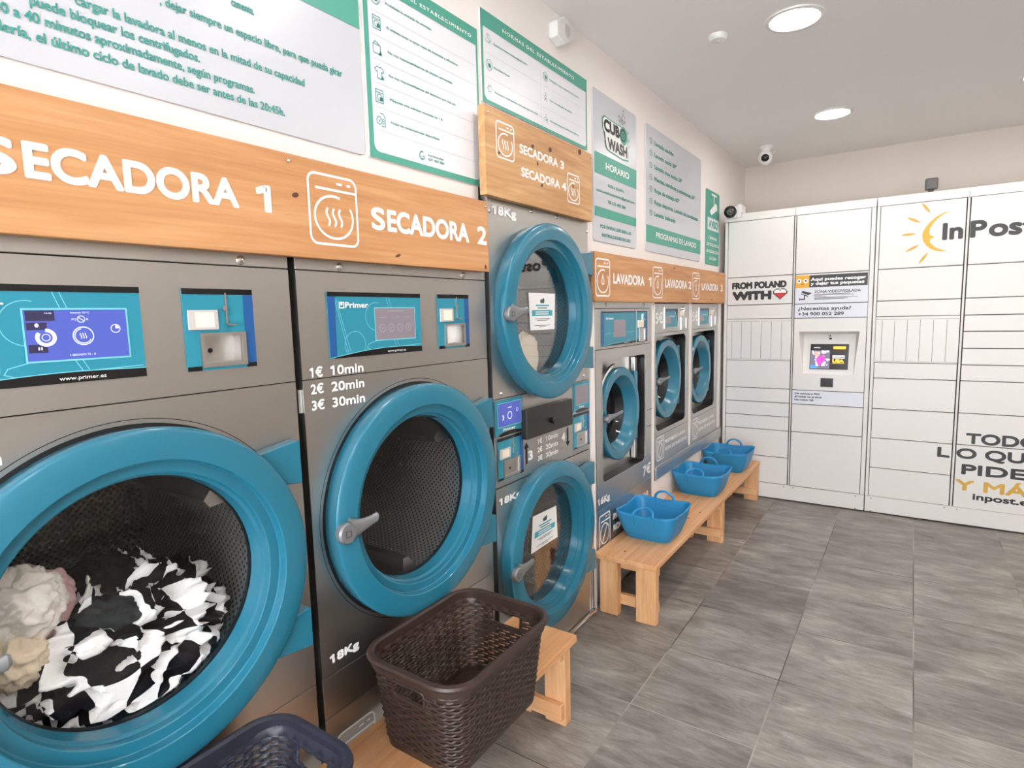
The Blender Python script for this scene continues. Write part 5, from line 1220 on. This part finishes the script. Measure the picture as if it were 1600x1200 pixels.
bm = bmesh.new(); lathe(bm, FC, 0.27, -5.15, [(0.0005, 0.045), (0.012, 0.045), (0.022, 0.036), (0.040, 0.034), (0.045, 0)], 32); obj('base', bm, WHITEPLASTIC, r, True)
bm = bmesh.new(); cc = Vector((0.27, 5.14, ZC-0.090)); sphere(bm, cc, 0.052, sz=1.12); hd = obj('head', bm, WHITEPLASTIC, r, True)
dv = (Vector((0.95, 0.0, 1.3))-cc).normalized(); FQ = Frame(cc, dv.cross(Vector((0, 0, 1))), dv.cross(Vector((0, 0, 1))).cross(dv)*-1)
if FQ.N.dot(dv) < 0: FQ = Frame(cc, -FQ.U, FQ.V)
bm = bmesh.new(); lathe(bm, FQ, 0, 0, [(0.036, 0.034), (0.049, 0.026), (0.056, 0.014), (0.058, 0)], 24)
obj('lens', bm, BLACKGLOSS, hd, True)
bm = bmesh.new(); tube(bm, [(0.31, 5.17, ZC-0.008), (0.335, 5.18, ZC-0.03), (0.325, 5.16, ZC-0.06), (0.312, 5.15, ZC-0.08)], 0.003, 8); obj('cable', bm, WHITEPLASTIC, r)
# turret camera clipped to the locker top
r = thing('security_camera', (0.085, 4.90, 2.272), 'black dome security camera clipped to the top corner of the parcel lockers', 'security camera')
bm = bmesh.new(); box(bm, 0.125, 0.150, 4.905, 5.04, 2.273, 2.335); box(bm, 0.118, 0.150, 4.900, 4.915, 2.235, 2.335); obj('bracket', bm, WHITEPLASTIC, r, bevel=0.004)
bm = bmesh.new(); box(bm, 0.036, 0.118, 4.895, 4.945, 2.235, 2.325); obj('housing', bm, WHITEPLASTIC, r, bevel=0.012, seg=3)
bm = bmesh.new(); cc = Vector((0.070, 4.888, 2.283)); sphere(bm, cc, 0.048); hd = obj('dome', bm, BLACKGLOSS, r, True)
dv = (Vector((1.0, 1.0, 1.6))-cc).normalized(); u_ = dv.cross(Vector((0, 0, 1))).normalized(); FQ = Frame(cc, u_, u_.cross(dv))
if FQ.N.dot(dv) < 0: FQ = Frame(cc, -u_, u_.cross(dv))
bm = bmesh.new(); lathe(bm, FQ, 0, 0, [(0.040, 0.026), (0.052, 0.024), (0.053, 0.018), (0.046, 0.014), (0.046, 0)], 24); obj('lens', bm, GREYPLASTIC, hd, True)
r = thing('locker_sensor', (1.357, 5.05, 2.272), 'small dark grey sensor box standing on top of the parcel lockers', 'sensor')
bm = bmesh.new(); box(bm, 1.320, 1.394, 5.025, 5.075, 2.300, 2.375); obj('housing', bm, GREYPLASTIC, r, bevel=0.010, seg=3)
bm = bmesh.new(); box(bm, 1.340, 1.372, 5.035, 5.065, 2.2725, 2.301); obj('foot', bm, BLACKBOX, r, bevel=0.003)

# ------------------------------------------------------------------ laundry
def crumple(name, label, cat, c, rad, m, seed, amp, freq, drum, uvs=8.0, n=96, group=None, fold=1.0, rmax=0.282, rot=0.0):
    """a lump of crumpled cloth: a closed surface with ridged folds, kept inside the drum"""
    bm = bmesh.new(); off = Vector((seed*13.7, seed*7.1, seed*3.3)); C_ = Vector(c); ul = bm.loops.layers.uv.verify(); V = []; U = []
    for j in range(n+1):
        th = PI*j/n; row, ru = [], []
        for i in range(2*n):
            ph = PI*i/n
            dv = Vector((math.sin(th)*math.cos(ph), math.sin(th)*math.sin(ph), math.cos(th)))
            q = dv*freq+off
            w1 = noise.noise_vector(q*0.8)
            q2 = q+w1*0.7
            rdg = 0.0; a_ = 1.0; fq = 1.0
            for o_ in range(3):
                nz = noise.noise(q2*fq)*2.0; rdg += a_*(1-math.sqrt(nz*nz+0.012)); a_ *= 0.42; fq *= 2.0
            s = 1+amp*(rdg-0.9)
            p = Vector((dv.x*rad[0], dv.y*rad[1], dv.z*rad[2]))*s + w1*amp*0.25*max(rad)
            if rot: p = Matrix.Rotation(rot, 3, 'X') @ p
            p += C_
            p.x = min(p.x, -0.030-0.004*abs(rdg)); p.x = max(p.x, -0.62)
            yy, z = p.y-drum[0], p.z-drum[1]; rr = math.hypot(yy, z); lim = rmax-0.006*rdg
            if p.x > -0.062: lim = min(lim, 0.232+0.9*(-0.030-p.x)+0.01)
            if rr > lim: p.y = drum[0]+yy*lim/rr; p.z = drum[1]+z*lim/rr
            row.append(bm.verts.new(p)); w2 = noise.noise_vector(dv*freq*0.55+off*1.3)
            ru.append((p.y*uvs+w2.x*1.5*fold+w1.x*0.8*fold, (p.z+p.x*0.8)*uvs+w2.y*1.5*fold+w1.y*0.8*fold))
        V.append(row); U.append(ru)
    for j in range(n):
        for i in range(2*n):
            k = (i+1) % (2*n); f = bm.faces.new((V[j][i], V[j+1][i], V[j+1][k], V[j][k])); f.smooth = True
            for lp, (a, b) in zip(f.loops, ((j, i), (j+1, i), (j+1, k), (j, k))): lp[ul].uv = U[a][b]
    bmesh.ops.remove_doubles(bm, verts=bm.verts, dist=1e-5)
    o = obj(name, bm, m, None, recalc=True, loc=c, sharp=0); return tag(o, label, cat, group)
DR1 = (0.518, 0.953); G = 'laundry tumbling in the first dryer'
crumple('fleece_blanket', 'crumpled black and white checked blanket in the first dryer', 'blanket', (-0.200, 0.520, 0.800), (0.175, 0.255, 0.150), CHECK, 2, 0.34, 2.5, DR1, 18.0, 150, G)
crumple('fleece_blanket', 'smaller checked piece of laundry on top of the pile near the drum back', 'blanket', (-0.245, 0.575, 0.905), (0.10, 0.085, 0.070), CHECK, 5, 0.36, 2.2, DR1, 18.0, 90, G)
crumple('towel', 'charcoal towel lying on the checked blanket in the middle of the first dryer', 'towel', (-0.130, 0.500, 0.885), (0.060, 0.075, 0.052), CHARCOAL, 9, 0.22, 1.6, DR1, 8, 60, G)
crumple('black_garment', 'black garment above the charcoal towel in the first dryer', 'garment', (-0.210, 0.525, 0.960), (0.060, 0.062, 0.040), BLACKCLOTH, 11, 0.25, 1.8, DR1, 8, 50, G)
crumple('cotton_top', 'off white garment with pink edge at the left of the first dryer door', 'garment', (-0.110, 0.345, 0.985), (0.060, 0.075, 0.072), OATMEAL, 14, 0.26, 1.7, DR1, 8, 60, G)
crumple('pillow_case', 'dusty pink cloth behind the off white garment in the first dryer', 'cloth', (-0.150, 0.375, 0.965), (0.055, 0.075, 0.078), PINK, 17, 0.2, 1.5, DR1, 8, 50, G)
crumple('napkin', 'cream cloth low at the left inside the first dryer', 'cloth', (-0.090, 0.325, 0.890), (0.045, 0.052, 0.055), CREAM, 21, 0.24, 1.6, DR1, 8, 50, G)
crumple('towel', 'cream towel slumped inside the upper stacked dryer', 'towel', (-0.062, 2.092, 1.345), (0.030, 0.085, 0.105), CREAM, 24, 0.14, 1.3, (2.138, 1.527), 8, 60, None)

flush_texts()
